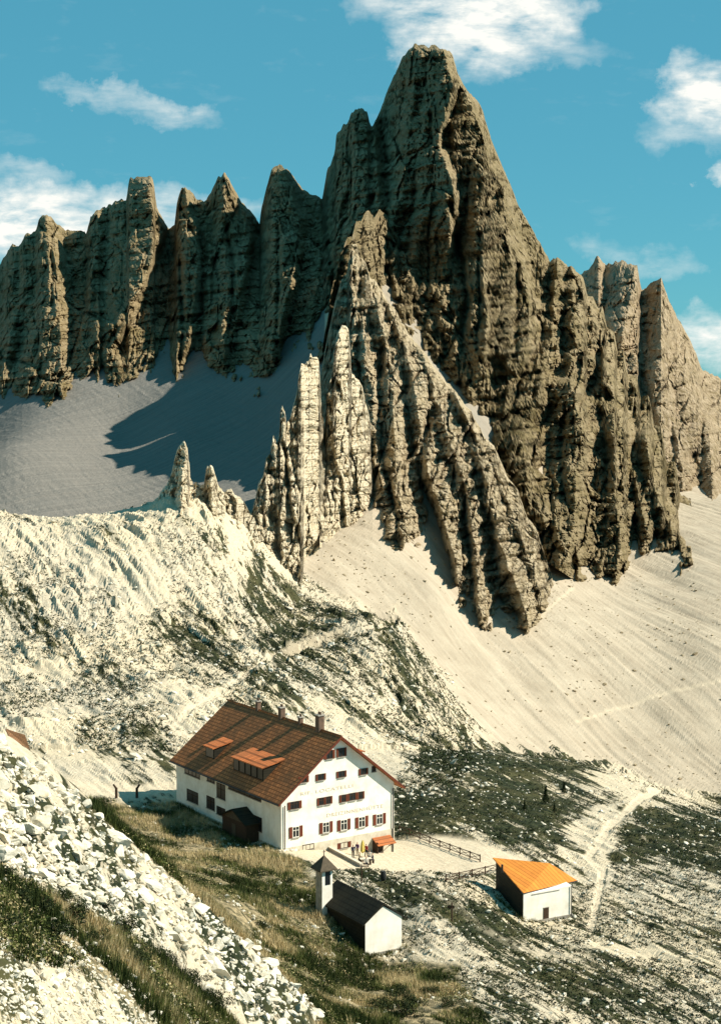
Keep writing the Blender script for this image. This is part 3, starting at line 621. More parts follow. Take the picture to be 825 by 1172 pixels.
def plaster(name, base, dirt, sc=1.0):
    m = Mat(name, .9)
    n1 = m.noise(m.obj, .5*sc, 6, .65); n2 = m.noise(m.mapping(m.obj, (1, 1, .18)), 1.6*sc, 5, .7); n3 = m.noise(m.obj, 9, 4, .7)
    c = m.mix(m.ramp(n1, .42, .75), base, dirt); c = m.mix(m.ramp(n2, .55, .82, 0, .5), c, dirt)
    m.color(c).bump(n3, .25, .02); return m.m
def tiles(name, a, b, c3, mortar=.3, axes=(1, 2), ssc=1.0):
    m = Mat(name, .8)
    sx = m.n('ShaderNodeSeparateXYZ'); m.put(m.obj, sx.inputs[0]); cb_ = m.n('ShaderNodeCombineXYZ')
    m.put(sx.outputs[axes[0]], cb_.inputs[0]); m.put(sx.outputs[axes[1]], cb_.inputs[1])
    br = m.n('ShaderNodeTexBrick'); m.put(cb_.outputs[0], br.inputs[0]); br.inputs['Scale'].default_value = 1/ssc
    br.inputs['Color1'].default_value = (*a, 1); br.inputs['Color2'].default_value = (*b, 1); br.inputs['Mortar'].default_value = (*(x*mortar for x in a), 1)
    br.inputs['Mortar Size'].default_value = .045; br.inputs['Brick Width'].default_value = .62; br.inputs['Row Height'].default_value = .34; br.inputs['Bias'].default_value = -.1
    n = m.noise(m.obj, .35, 5, .6); n2 = m.noise(m.obj, 2.2, 4, .7)
    c = m.mix(m.ramp(n, .38, .66), br.outputs[0], m.mix(.6, br.outputs[0], c3)); c = m.mix(m.ramp(n2, .5, .8, 0, .6), c, c3)
    m.color(c).bump(br.outputs['Fac'], -.8, .05); return m.m
def plain(name, c, rough=.7, var=.35, sc=4.0, spec=.2):
    m = Mat(name, rough, spec); n = m.noise(m.obj, sc, 5, .65)
    m.color(m.mix(m.ramp(n, .3, .7), tuple(x*(1-var) for x in c), tuple(min(1, x*(1+var*.4)) for x in c))).bump(n, .2, .02); return m.m
def planks(name, a, b, step, axis=0):
    m = Mat(name, .75); sx = m.n('ShaderNodeSeparateXYZ'); m.put(m.obj, sx.inputs[0])
    w = m.math('FRACT', m.math('DIVIDE', sx.outputs[axis], step)); idx = m.math('FLOOR', m.math('DIVIDE', sx.outputs[axis], step))
    wn = m.n('ShaderNodeTexWhiteNoise', noise_dimensions='1D'); m.put(idx, wn.inputs[1])
    n = m.noise(m.obj, 1.2, 6, .7)
    c = m.mix(wn.outputs[0], a, b); c = m.mix(m.ramp(n, .5, .8, 0, .6), c, tuple(x*.5 for x in a))
    c = m.mix(m.ramp(w, .0, .14, .85, 0), c, tuple(x*.25 for x in a)); m.color(c).bump(m.ramp(w, 0, .2), .6, .04); return m.m
M['plaster'] = plaster('white plaster', (.86, .82, .72), (.66, .60, .48))
M['tiles'] = tiles('weathered roof shingles', (.56, .20, .07), (.27, .105, .042), (.14, .075, .035))
M['tiles_sunlit'] = tiles('sunlit orange tiles', (.55, .17, .055), (.40, .12, .04), (.26, .10, .04))  # orange raised for sunlight on the flatter dormer roofs; canopy shares it
M['orange'] = planks('orange sheet roof', (.66, .25, .04), (.58, .20, .035), .55)
M['shingle'] = tiles('dark shingles and shade', (.022, .021, .014), (.014, .014, .010), (.035, .030, .018))  # roofs' own black; also paints shade on side walls and dormer fronts
M['glass'] = plain('dark window glass', (.012, .014, .016), .35, .3, 2, .5)
M['whitewood'] = plain('white painted wood', (.72, .68, .58), .6, .12)
M['shutter'] = planks('red brown shutter', (.17, .045, .022), (.12, .035, .02), .12)
M['wood'] = plain('dark brown timber', (.055, .032, .018), .8, .4)
M['greywood'] = plain('grey weathered timber', (.09, .07, .045), .85, .4)
M['stone'] = plaster('rubble stone', (.36, .33, .28), (.20, .18, .14), 2.5)
M['palestone'] = plaster('pale stone', (.62, .56, .44), (.42, .36, .26), 2)
M['iron'] = plain('dark iron', (.03, .03, .03), .5, .3)
M['brick'] = plaster('chimney brick', (.17, .11, .075), (.08, .06, .045), 3)
M['letter'] = plain('faded red lettering', (.68, .57, .43), .9, .05)

# ------------------------------------------------------------------ the mountain refuge
def lin_inv(a0, b0, yaw):                      # tools for finding local coordinates on a wall of a building
    ux, uy = math.cos(yaw), math.sin(yaw)
    def gable(u, v, off=0.0):                  # plane local y = off  -> (local x, z)
        A, B = ray(u, v)                       # point (A t, t, H+B t)
        den = -A*uy+ux; num = off + (-a0*uy+b0*ux); t = num/den
        x, y = A*t-a0, t-b0; return x*ux+y*uy, H+B*t
    def side(u, v, off=0.0):                   # plane local x = off -> (local y, z)
        A, B = ray(u, v)
        den = A*ux+uy; num = off + (a0*ux+b0*uy); t = num/den
        x, y = A*t-a0, t-b0; return -x*uy+y*ux, H+B*t
    def slope(u, v, z0, k):                    # plane z = z0 + k*local x -> (local x, local y)
        A, B = ray(u, v); t = (z0-H-k*(a0*ux+b0*uy))/(B-k*(A*ux+uy))
        x, y = A*t-a0, t-b0; return x*ux+y*uy, -x*uy+y*ux
    return gable, side, slope
G_, S_, P_ = lin_inv(*HUT_O, HUT_YAW)
hut = empty('mountain_refuge', (*HUT_O, 0), HUT_YAW, 'big white plastered refuge with steep brown tiled roof and rows of shuttered windows', 'mountain hut')
TP = (HA-HE-.35)/(HW/2); ZR0 = HE+.35          # roof surface: z = ZR0 + TP*x on the shaded side
wl = MB().prism([(0,-4.5),(HW,-4.5),(HW,HE),(HW/2,HA-.35),(0,HE)], 0, HL).build('wall', M['plaster'], hut)
MB().box(-.06, HW+.06, -.06, HL+.06, -4.4, .35).build('plinth', M['palestone'], hut)
eL, eR, fo = -.75, HW+1.35, -.65
zL = ZR0+TP*eL; zRt = ZR0+TP*(HW-eR)
roof = MB().prism([(eL,zL),(HW/2,HA),(eR,zRt),(eR,zRt-.26),(HW/2,HA-.32),(eL,zL-.26)], fo, HL+.6).build('roof', M['tiles'], hut)
MB().prism([(eL-.02,zL-.30),(eL-.02,zL+.02),(HW/2,HA+.05),(eR+.02,zRt+.02),(eR+.02,zRt-.30),(HW/2,HA-.34)], fo-.07, fo-.004).build('bargeboard', M['shutter'], roof)
MB().bar((HW/2, fo, HA+.03), (HW/2, HL+.6, HA+.03), .13, 6).build('ridge_tiles', M['tiles'], roof)
MB().bar((eL-.08, fo, zL-.14), (eL-.08, HL+.6, zL-.14), .10, 8).build('gutter', M['iron'], roof)
MB().bar((eR+.08, fo, zRt-.14), (eR+.08, HL+.6, zRt-.14), .10, 8).build('gutter', M['iron'], roof)
for (u, v, hh, w) in ((295.6, 813, 1.2, .6), (322.5, 820, 1.35, .75), (344, 827, .8, .55), (366, 834, 1.9, .9)):
    b, _ = S_(u, v, HW/2)
    c = MB().box(HW/2-w/2, HW/2+w/2, b-w/2, b+w/2, HA-1.1, HA+hh).build('chimney', M['brick'], roof, bevel=.03)
    MB().box(HW/2-w/2-.1, HW/2+w/2+.1, b-w/2-.1, b+w/2+.1, HA+hh+.003, HA+hh+.14).build('chimney_cap', M['stone'], c)
    p = MB()
    for q in (-.22, .22): p.bar((HW/2, b+q*w, HA+hh+.14), (HW/2, b+q*w, HA+hh+.5), .11*w+.03, 8)
    p.build('chimney_pot', M['brick'], c)
def dormer(pL, pR, hd, side=1):
    if side == 1:
        a1, b1 = P_(*pL, ZR0+hd, TP); a2, b2 = P_(*pR, ZR0+hd, TP); af = (a1+a2)/2; lo, hi = min(b1, b2), max(b1, b2)
    else: af, lo, hi = pL[0], pL[1], pR
    zf = ZR0+TP*af; k = .22; da = hd/(TP-k)
    fx = (lambda x: x) if side == 1 else (lambda x: HW-x)
    d = MB().prism([(fx(af), zf-.05), (fx(af), zf+hd-.16), (fx(af+da*.93), ZR0+TP*(af+da*.93)-.14), (fx(af+da*.93), ZR0+TP*(af+da*.93)-.35)], lo, hi).build('dormer', M['shingle'], roof)  # near-black body: shade of the front put into its colour
    MB().prism([(fx(af-.35), zf+hd-.35*k-.14), (fx(af-.35), zf+hd-.35*k), (fx(af+da+.02), ZR0+TP*(af+da)+.02), (fx(af+da+.02), ZR0+TP*(af+da)-.14)], lo-.22, hi+.22).build('dormer_roof', M['tiles_sunlit'], d)
    n = max(1, int((hi-lo)/1.5)); s_ = (hi-lo)/n; sg = -1 if side == 1 else 1
    for i in range(n):
        y0 = lo+i*s_+.2; y1 = lo+(i+1)*s_-.2; x = fx(af)
        MB().box(min(x, x+sg*.04), max(x, x+sg*.04), y0, y1, zf+.15, zf+hd-.3).build('window', M['glass'], d)
dormer((267,865.5), (302,877.5), 1.9); dormer((236,851.5), (245,856), 1.7)
dormer((3.4, 2.6), 5.6, 1.2, -1)
def window(fr, x0, x1, z0, z1, shutters=0, mull=1, parent=hut):
    """a window standing on one of the walls; fr maps (along the wall, outwards, up) to local coordinates"""
    def bx(mb, a, b, o0, o1, c, d):
        p, q = fr(a, o0, c), fr(b, o1, d)
        return mb.box(min(p[0],q[0]), max(p[0],q[0]), min(p[1],q[1]), max(p[1],q[1]), min(p[2],q[2]), max(p[2],q[2]))
    t = .09; m = MB()
    bx(m, x0, x1, .002, .07, z1-t, z1); bx(m, x0, x1, .002, .07, z0, z0+t); bx(m, x0, x0+t, .002, .07, z0+t, z1-t); bx(m, x1-t, x1, .002, .07, z0+t, z1-t)
    for i in range(mull):
        c = x0+(x1-x0)*(i+1)/(mull+1); bx(m, c-.035, c+.035, .002, .065, z0+t, z1-t)
    if z1-z0 > .9: bx(m, x0+t, x1-t, .004, .06, z0+(z1-z0)*.62, z0+(z1-z0)*.62+.07)
    w = m.build('window', M['whitewood'] if shutters > .45 else M['wood'], parent)
    bx(MB(), x0+t*.9, x1-t*.9, .002, .03, z0+t*.9, z1-t*.9).build('pane', M['glass'], w)
    bx(MB(), x0-.08, x1+.08, .004, .16, z0-.09, z0-.003).build('sill', M['stone'], w)
    if shutters:
        sw = (x1-x0)*shutters
        bx(MB(), x0-sw, x0-.01, .02, .085, z0, z1).build('shutter', M['shutter'], w)
        bx(MB(), x1+.01, x1+sw, .02, .085, z0, z1).build('shutter', M['shutter'], w)
    return w
fg = lambda a, o, z: (a, -o, z)
fl = lambda a, o, z: (-o, a, z)
# gable windows: centre in the picture, half width and height in metres, shutter share
for (u, v, w, h, sh, mu) in [(377, 863.5, 1.0, 1.15, .35, 1), (390.6, 861, 1.05, 1.15, .25, 1),
     (347.3, 892, 1.0, .85, .3, 1), (367, 889.3, 1.05, .85, .25, 1), (390.6, 886, 1.05, .85, .25, 1), (415.7, 883, 1.0, .85, .25, 1), (427.6, 880, .65, .75, 0, 1),
     (337.2, 921.5, 1.35, 1.0, .28, 2), (367.5, 917.2, .8, 1.0, .3, 1), (375.5, 915.8, .8, 1.0, .3, 1), (393, 913.7, .75, 1.0, .4, 1), (403, 911.7, 1.05, 1.0, .15, 1), (412.5, 910.2, .75, 1.0, .3, 1),
     (338.5, 952, 1.05, 1.45, .48, 1), (373, 947, 1.05, 1.45, .48, 1), (393.4, 944, 1.05, 1.45, .48, 1), (413.8, 940.7, 1.05, 1.45, .48, 1), (434, 937.4, 1.05, 1.45, .48, 1),
     (393.6, 967.2, 1.2, .8, .4, 1)]:
    a, z = G_(u, v); window(fg, a-w/2, a+w/2, z-h/2, z+h/2, sh, mu)
a, z = G_(352.5, 969.5); window(fg, a-.9, a+.9, z-.35, z+.4, 0, 2)
# shaded long wall
for (u0, u1, v0, v1, mu) in [(212,229,879,888,3), (237.5,246,887,895,1), (262,299,899,910,5), (214.5,227,905,918,1), (237,246,912,926,1), (248.5,258,897,914,1), (248.5,258,924,933,1), (288.5,300,934,950,1)]:
    uc = (u0+u1)/2; b0_, _ = S_(u0, (v0+v1)/2); b1_, _ = S_(u1, (v0+v1)/2); _, zt = S_(uc, v0); _, zb = S_(uc, v1)
    window(fl, min(b0_, b1_), max(b0_, b1_), zb, zt, 0, mu)
# timber porch on the shaded side
b0_, _ = S_(289, 940, -1.0); b1_, _ = S_(262, 930, -1.0); b0_, b1_ = min(b0_, b1_), max(b0_, b1_)
pch = MB().box(-2.0, -.004, b0_, b1_, -1.5, 2.6).build('porch', M['wood'], hut)
bc = (b0_+b1_)/2
MB().prism([(b0_-.35,2.45),(bc,3.9),(b1_+.35,2.45),(b1_+.35,2.62),(bc,4.08),(b0_-.35,2.62)], -2.35, -.004, 'x').build('porch_roof', M['shingle'], pch)
MB().prism([(b0_+.01,2.6),(bc,3.85),(b1_-.01,2.6)], -2.0, -.01, 'x').build('porch_gable', M['greywood'], pch)
MB().box(-2.05, -2.003, bc-.5, bc+.5, -.2, 2.0).build('porch_door', M['greywood'], pch)
# drainpipes, entrance door under its tiled canopy
for u, v0, v1 in ((325.5, 922, 975), (449, 902, 974)):
    a, z1_ = G_(u, v0); _, z0_ = G_(u, v1)
    MB().bar((a, -.14, z0_-.4), (a, -.14, z1_), .07, 8).build('drainpipe', M['iron'], hut)
a, zt = G_(434.5, 963); _, zb = G_(434.5, 981)
dr = MB().box(a-.55, a+.55, -.06, -.003, zb-.1, zt).build('door', M['wood'], hut)
MB().bar((a+.4, -.06, zb+1), (a+.4, -.13, zb+1), .04).build('handle', M['iron'], dr)
a0_, _ = G_(425.5, 962); a1_, ze = G_(446, 957)
cn = MB().prism([(0, ze+.25), (-1.5, ze-.5), (-1.5, ze-.62), (0, ze+.12)], a0_, a1_, 'x').build('canopy', M['tiles_sunlit'], hut)
bk = MB()
for q in (a0_+.2, a1_-.2): bk.bar((q, -.02, ze-1.3), (q, -1.3, ze-.6), .06)
bk.build('bracket', M['wood'], cn)
MB().box(a0_+.06, a0_+.16, -1.3, -.005, ze-1.9, ze-.2).build('side_screen', M['wood'], cn)
def lettering(txt, uv0, uv1, hgt):
    a0_, z0_ = G_(*uv0); a1_, z1_ = G_(*uv1)
    cu = bpy.data.curves.new('lettering', 'FONT'); cu.body = txt; cu.extrude = .012; cu.align_x = 'CENTER'; cu.size = hgt/.7; cu.space_character = 1.15
    t = bpy.data.objects.new('t', cu); COL.objects.link(t); bpy.context.view_layer.update()
    me = bpy.data.meshes.new_from_object(t); bpy.data.objects.remove(t)
    xs = [v.co.x for v in me.vertices]; k = (a1_-a0_)/(max(xs)-min(xs))
    for v in me.vertices: v.co = Vector((v.co.x*k, v.co.y, v.co.z))
    me.materials.append(M['letter']); o = bpy.data.objects.new('lettering', me); COL.objects.link(o); o.parent = hut
    o.location = ((a0_+a1_)/2, -.022, (z0_+z1_)/2-.3); o.rotation_euler = (math.pi/2, 0, 0)
lettering('RIF. LOCATELLI', (344, 907.5), (404, 898.5), .42)
lettering('DREIZINNENHÜTTE', (374, 932), (438, 922), .46)

# ------------------------------------------------------------------ the chapel
CY = HUT_YAW-.04
cxo, cyo, czo = at(418, 1096, 170)
cG, cS, cP = lin_inv(cxo, cyo, CY)
CW, _ = cG(459.6, 1075); _, ce = cG(418, 1057); ce -= czo; _, cap = cG(437.6, 1035.5); cap -= czo
chapel = empty('chapel', (cxo, cyo, czo), CY, 'small windowless chapel with white gable, black shingle roof and stone bell tower', 'chapel')
CL = 9.4
MB().prism([(0,-3),(CW,-3),(CW,ce),(CW/2,cap-.2),(0,ce)], 0, CL).build('wall', M['plaster'], chapel)
ck = (cap-ce)/(CW/2)
MB().box(-.08, -.004, .05, CL-.05, -3, ce-.05).build('side_shade', M['shingle'], chapel)  # black layer over the side wall, painted in for its shade
MB().prism([(-.35,ce-.35*ck+.02),(-.35,ce-.35*ck+.2),(CW/2,cap+.2),(CW+.75,ce-.75*ck+.2),(CW+.75,ce-.75*ck+.02),(CW/2,cap-.02)], -.12, CL+.3).build('roof', M['shingle'], chapel)
MB().box(-.14, CW+.12, -.12, CL+.1, -3.1, .3).build('footing', M['stone'], chapel)
# tower rises through the shaded slope near the far end
tb = CL*.83
tw = 1.35; ta = -.75
tz = []
for v_ in (994,):
    t_ = None
A_t, B_t = ray(372, 996)
tx = [cxo+ta*math.cos(CY)-tb*math.sin(CY), cyo+ta*math.sin(CY)+tb*math.cos(CY)]
th = H+B_t*tx[1]-czo
twr = MB().box(ta, ta+tw, tb, tb+tw, -2.5, th).build('bell_tower', M['stone'], chapel, bevel=.04)
MB().box(ta+.01, ta+tw-.01, tb-.03, tb-.003, -2.4, th-.01).build('tower_front', M['plaster'], twr)
MB().box(ta+.42, ta+tw-.3, tb-.06, tb-.032, th-1.75, th-.2).build('bell_opening', M['glass'], twr)
e = .42; cc = (ta+tw/2, tb+tw/2)
MB().add([(ta-e,tb-e,th-.12),(ta+tw+e,tb-e,th-.12),(ta+tw+e,tb+tw+e,th-.12),(ta-e,tb+tw+e,th-.12),(ta-e,tb-e,th),(ta+tw+e,tb-e,th),(ta+tw+e,tb+tw+e,th),(ta-e,tb+tw+e,th),(cc[0],cc[1],th+1.45)],
         [(0,1,2,3),(0,1,5,4),(1,2,6,5),(2,3,7,6),(3,0,4,7),(4,5,8),(5,6,8),(6,7,8),(7,4,8)]).build('tower_roof', M['greywood'], twr)
x_ = MB().bar((cc[0],cc[1],th+1.3),(cc[0],cc[1],th+2.0),.05); x_.bar((cc[0]-.2,cc[1],th+1.8),(cc[0]+.2,cc[1],th+1.8),.04); x_.build('cross', M['iron'], twr)

# ------------------------------------------------------------------ the orange-roofed outbuilding
ox, oy, oz = at(598.5, 1056, 190)
OYW = HUT_YAW-.1
oG, oS, oP = lin_inv(ox, oy, OYW)
OW, _ = oG(654, 1035); _, oe = oG(598.5, 1022.5); oe -= oz
shed = empty('outbuilding', (ox, oy, oz), OYW, 'low white outbuilding with bright orange sheet roof and one small dark doorway', 'outbuilding')
ux, uy = math.cos(OYW), math.sin(OYW)
def o_loc(x, y): x -= ox; y -= oy; return x*ux+y*uy, -x*uy+y*ux
def o_roof(u, v, z):                            # picture point at a given height above the building's foot -> local x, y
    A, B = ray(u, v); t = (oz+z-H)/B; return o_loc(A*t, t)
zr_ = oe+1.35
c0 = o_roof(598.7, 1022, oe+.02); c1 = o_roof(660, 1007.5, oe+.02); c2 = o_roof(629, 988, zr_); c3 = o_roof(563.5, 981.5, zr_)
OLn = 7.4
walls = MB(); wl_pts = [(0,0),(OW,0),(c2[0]-.6,c2[1]-.4),(c3[0]+.3,c3[1]-.4)]
def roof_z(x, y):
    # plane through the front eave and the ridge
    return oe + (zr_-oe)*max(0, min(1, y/((c2[1]+c3[1])/2)))
v_ = [(x, y, -3) for x, y in wl_pts]+[(x, y, roof_z(x, y)-.12) for x, y in wl_pts]
walls.add(v_, [(0,1,2,3),(4,5,6,7),(0,1,5,4),(1,2,6,5),(2,3,7,6),(3,0,4,7)]).build('wall', M['plaster'], shed)
rc = [(c0[0],c0[1],oe+.02),(c1[0],c1[1],oe+.02),(c2[0],c2[1],zr_),(c3[0],c3[1],zr_)]
MB().add([(x,y,z-.12) for x,y,z in rc]+rc, [(0,1,2,3),(4,5,6,7),(0,1,5,4),(1,2,6,5),(2,3,7,6),(3,0,4,7)]).build('roof', M['orange'], shed)
MB().add([(-.1,-.1,-3),(OW+.1,-.1,-3),(OW+.1,.2,-3),(-.1,.2,-3),(-.1,-.1,-.02),(OW+.1,-.1,-.02),(OW+.1,.2,-.02),(-.1,.2,-.02)], [(0,1,2,3),(4,5,6,7),(0,1,5,4),(1,2,6,5),(2,3,7,6),(3,0,4,7)]).build('footing', M['stone'], shed)
MB().bar((c0[0], c0[1]-.07, oe-.06), (c1[0], c1[1]-.07, oe-.06), .07, 8).build('gutter', M['iron'], shed)
MB().bar((OW-.15, -.12, -.2), (OW-.15, -.12, oe-.05), .05, 8).build('drainpipe', M['iron'], shed)
a, zt = oG(624.5, 1039); _, zb = oG(624.5, 1059); 
dd = MB().box(a-.38, a+.38, -.05, -.003, zb-oz-.3, zt-oz).build('door', M['wood'], shed)
MB().box(a-.45, a+.45, -.03, -.002, zt-oz+.003, zt-oz+.08).build('lintel', M['stone'], dd)
a0_, zt = oG(608, 1024); a1_, _ = oG(640, 1018)
MB().box(a0_, a1_, -.06, -.003, oe-.38, oe-.30).build('ledge', M['stone'], shed)
MB().bar((.3*c3[0], .55*c3[1], roof_z(0, .55*c3[1])-.1), (.3*c3[0], .55*c3[1], roof_z(0, .55*c3[1])+.9), .13, 8).build('stovepipe', M['iron'], shed)
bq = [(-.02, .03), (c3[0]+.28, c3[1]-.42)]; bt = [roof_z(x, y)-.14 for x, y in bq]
MB().add([(x-o_, y-o_*.4, z) for o_ in (.004, .09) for (x, y), zt_ in zip(bq, bt) for z in (-2.8, zt_)], [(0,2,3,1),(4,6,7,5),(0,1,5,4),(2,3,7,6),(0,2,6,4),(1,3,7,5)]).build('shade_boarding', M['shingle'], shed)  # near-black boards; the flank's shade is put into their colour
MB().box(-1.1, -.4, .5, 1.6, -1.2, .9).build('woodpile', M['greywood'], shed)
# retaining wall beside the outbuilding's darkened flank
q0 = o_loc(*at(537.5, 1022, 203)[:2]); q1 = o_loc(*at(550, 999, 203)[:2])
rw = MB()
bx0 = at(521, 1012, 205); bx1 = at(549, 999, 208)
g0 = gz1(bx0[0], bx0[1]); 
wallo = MB().add([(bx0[0]-1.2,bx0[1],-6.5),(bx1[0],bx1[1],-6.5),(bx1[0],bx1[1]+.6,-6.5),(bx0[0]-1.2,bx0[1]+.6,-6.5),(bx0[0]-1.2,bx0[1],bx0[2]+.5),(bx1[0],bx1[1],bx1[2]),(bx1[0],bx1[1]+.6,bx1[2]),(bx0[0]-1.2,bx0[1]+.6,bx0[2]+.5)],
      [(0,1,2,3),(4,5,6,7),(0,1,5,4),(1,2,6,5),(2,3,7,6),(3,0,4,7)]).build('retaining_wall', M['palestone'])
tag(wallo, 'short pale retaining wall between the yard and the orange roofed outbuilding', 'wall')

# ------------------------------------------------------------------ tiled shed peeping over the bank, at the left edge
K = [at(*q) for q in ((7,834,121.5),(29,841,120.4),(35,858,118.6),(12,846,119.4))]
k0 = Vector(K[3]); hutt = empty('tiled_shed', k0, 0, 'little shed whose brown tiled roof just shows above the white boulders at the left', 'shed')
L_ = [Vector(q)-k0 for q in K]; dn = Vector((0, 0, -.14))
MB().add([q+dn for q in L_]+L_, [(0,1,2,3),(4,5,6,7),(0,1,5,4),(1,2,6,5),(2,3,7,6),(3,0,4,7)]).build('roof', tiles('shed tiles', (.30,.15,.07), (.18,.09,.045), (.11,.07,.035), .3, (0, 1), .5), hutt)
ctr = sum(L_, Vector())/4; T_ = [ctr+(q-ctr)*.86+Vector((0, 0, -.15)) for q in L_]
MB().add([Vector((q.x, q.y, -4)) for q in T_]+T_, [(0,1,2,3),(4,5,6,7),(0,1,5,4),(1,2,6,5),(2,3,7,6),(3,0,4,7)]).build('wall', M['wood'], hutt)

# ------------------------------------------------------------------ fences, posts, low wall
def fence(pts, name, label, hgt=.95, braces=True, group=None):
    P = [Vector((x, y, gz1(x, y))) for x, y in pts]
    root = empty(name, P[0], 0, label, 'fence', group)
    for i, p in enumerate(P):
        q = p-P[0]; MB().bar(q-Vector((0,0,.6)), q+Vector((0,0,hgt+.08)), .085, 6).build('post', M['wood'], root)
    for a, b in zip(P[:-1], P[1:]):
        a, b = a-P[0], b-P[0]; up = Vector((0,0,1))
        m = MB().bar(a+up*hgt*.95, b+up*hgt*.95, .06, 5); m.build('rail', M['wood'], root)
        MB().bar(a+up*hgt*.25, b+up*hgt*.25, .05, 5).build('rail', M['wood'], root)
        if braces:
            m = MB().bar(a+up*hgt*.25, b+up*hgt*.92, .04, 5); m.bar(a+up*hgt*.92, b+up*hgt*.25, .04, 5); m.build('brace', M['wood'], root)
    return root
def line_pts(px, n, Ys_=None):
    out = []; d = [0]
    for (a, b), (c, e) in zip(px[:-1], px[1:]): d.append(d[-1]+math.hypot(c-a, e-b))
    for i in range(n):
        s = d[-1]*i/(n-1); u = np.interp(s, d, [p[0] for p in px]); v = np.interp(s, d, [p[1] for p in px])
        h = hit(float(u), float(v), 120, 420)
        if h: out.append(h[:2])
    return out
fence(line_pts([(457,953),(475,959),(492,966),(511,973),(529,979.5),(549,987)], 9), 'fence', 'long rough timber fence along the back edge of the gravel yard')
fence(line_pts([(510,1010),(526,1007),(542,1003.5),(557,1000),(570,997)], 5), 'fence', 'short timber fence with crossed braces ending at the orange roof')
# low wall of the terrace with pale coping, and the pole at its corner
w0 = hit(372, 971); w1 = hit(413.5, 993)
rt = empty('terrace_wall', w0, 0, 'low sloping wall with pale coping running from the gable to the yard', 'wall')
d_ = Vector(w1)-Vector(w0); nrm = Vector((-d_.y, d_.x, 0)).normalized()*.16
def slab(z0, z1, k=1.0):
    v = []
    for zz in (z0, z1):
        for p in (Vector((0,0,0)), d_):
            for s_ in (-1, 1): v.append(p+nrm*s_*k+Vector((0,0,zz)))
    return MB().add(v, [(0,1,3,2),(4,5,7,6),(0,1,5,4),(2,3,7,6),(0,2,6,4),(1,3,7,5)])
slab(-1.5, .45).build('wall_body', M['stone'], rt); slab(.452, .56, 1.35).build('coping', M['palestone'], rt)
p = hit(413.8, 1012); ph = at(413.8, 991, p[1])[2]-p[2]
o = MB().bar((0,0,-.5), (0,0,ph), .08, 8).bar((-.15,0,ph), (.15,0,ph), .05).build('post', M['wood'], loc=p); tag(o, 'slim timber post on the slope between chapel and terrace', 'post')
p = hit(516.8, 1055); 
o = MB().bar((0,0,-.5), (0,0,2.1), .09, 8).add([(-.5,-.04,1.5),(.28,-.04,1.5),(.28,-.04,1.8),(-.5,-.04,1.8),(-.5,.02,1.5),(.28,.02,1.5),(.28,.02,1.8),(-.5,.02,1.8)], [(0,1,2,3),(4,5,6,7),(0,1,5,4),(2,3,7,6),(1,2,6,5),(0,3,7,4)])
o = o.build('trail_post', M['wood'], loc=p); tag(o, 'dark trail post with a small board on the rocky slope', 'post')
for u, sg, lb in ((133.5, -1, 'left dark timber gatepost with its top bent outwards on the path'), (157, 1, 'right dark timber gatepost, nearer the refuge, with its top bent outwards')):
    p = hit(u, 913.5, 150, 400) or at(u, 913, 232)
    o = MB().bar((0,0,-.5), (0,0,1.5), .2, 8, .19).bar((0,0,1.38), (sg*.42,0,2.0), .17, 8, .14).build('gatepost', M['wood'], loc=p); tag(o, lb, 'gatepost')
p = hit(438.5, 1008.5)
bm_ = MB(); n_b = 14
prof = [(0,.0),(.30,.0),(.36,.3),(.38,.55),(.36,.8),(.30,1.1),(0,1.1)]
vv = [(r_*math.cos(2*math.pi*i/n_b), r_*math.sin(2*math.pi*i/n_b), z_) for r_, z_ in prof[1:-1] for i in range(n_b)]
ff = [(k*n_b+i, k*n_b+(i+1)%n_b, (k+1)*n_b+(i+1)%n_b, (k+1)*n_b+i) for k in range(4) for i in range(n_b)]+[tuple(range(n_b)), tuple(range(4*n_b, 5*n_b))]
o = bm_.add([(a*.95, b*.95, c*1.05) for a, b, c in vv], ff).build('barrel', M['iron'], loc=p, smooth=False); tag(o, 'dark barrel at the edge of the slope below the yard', 'barrel')

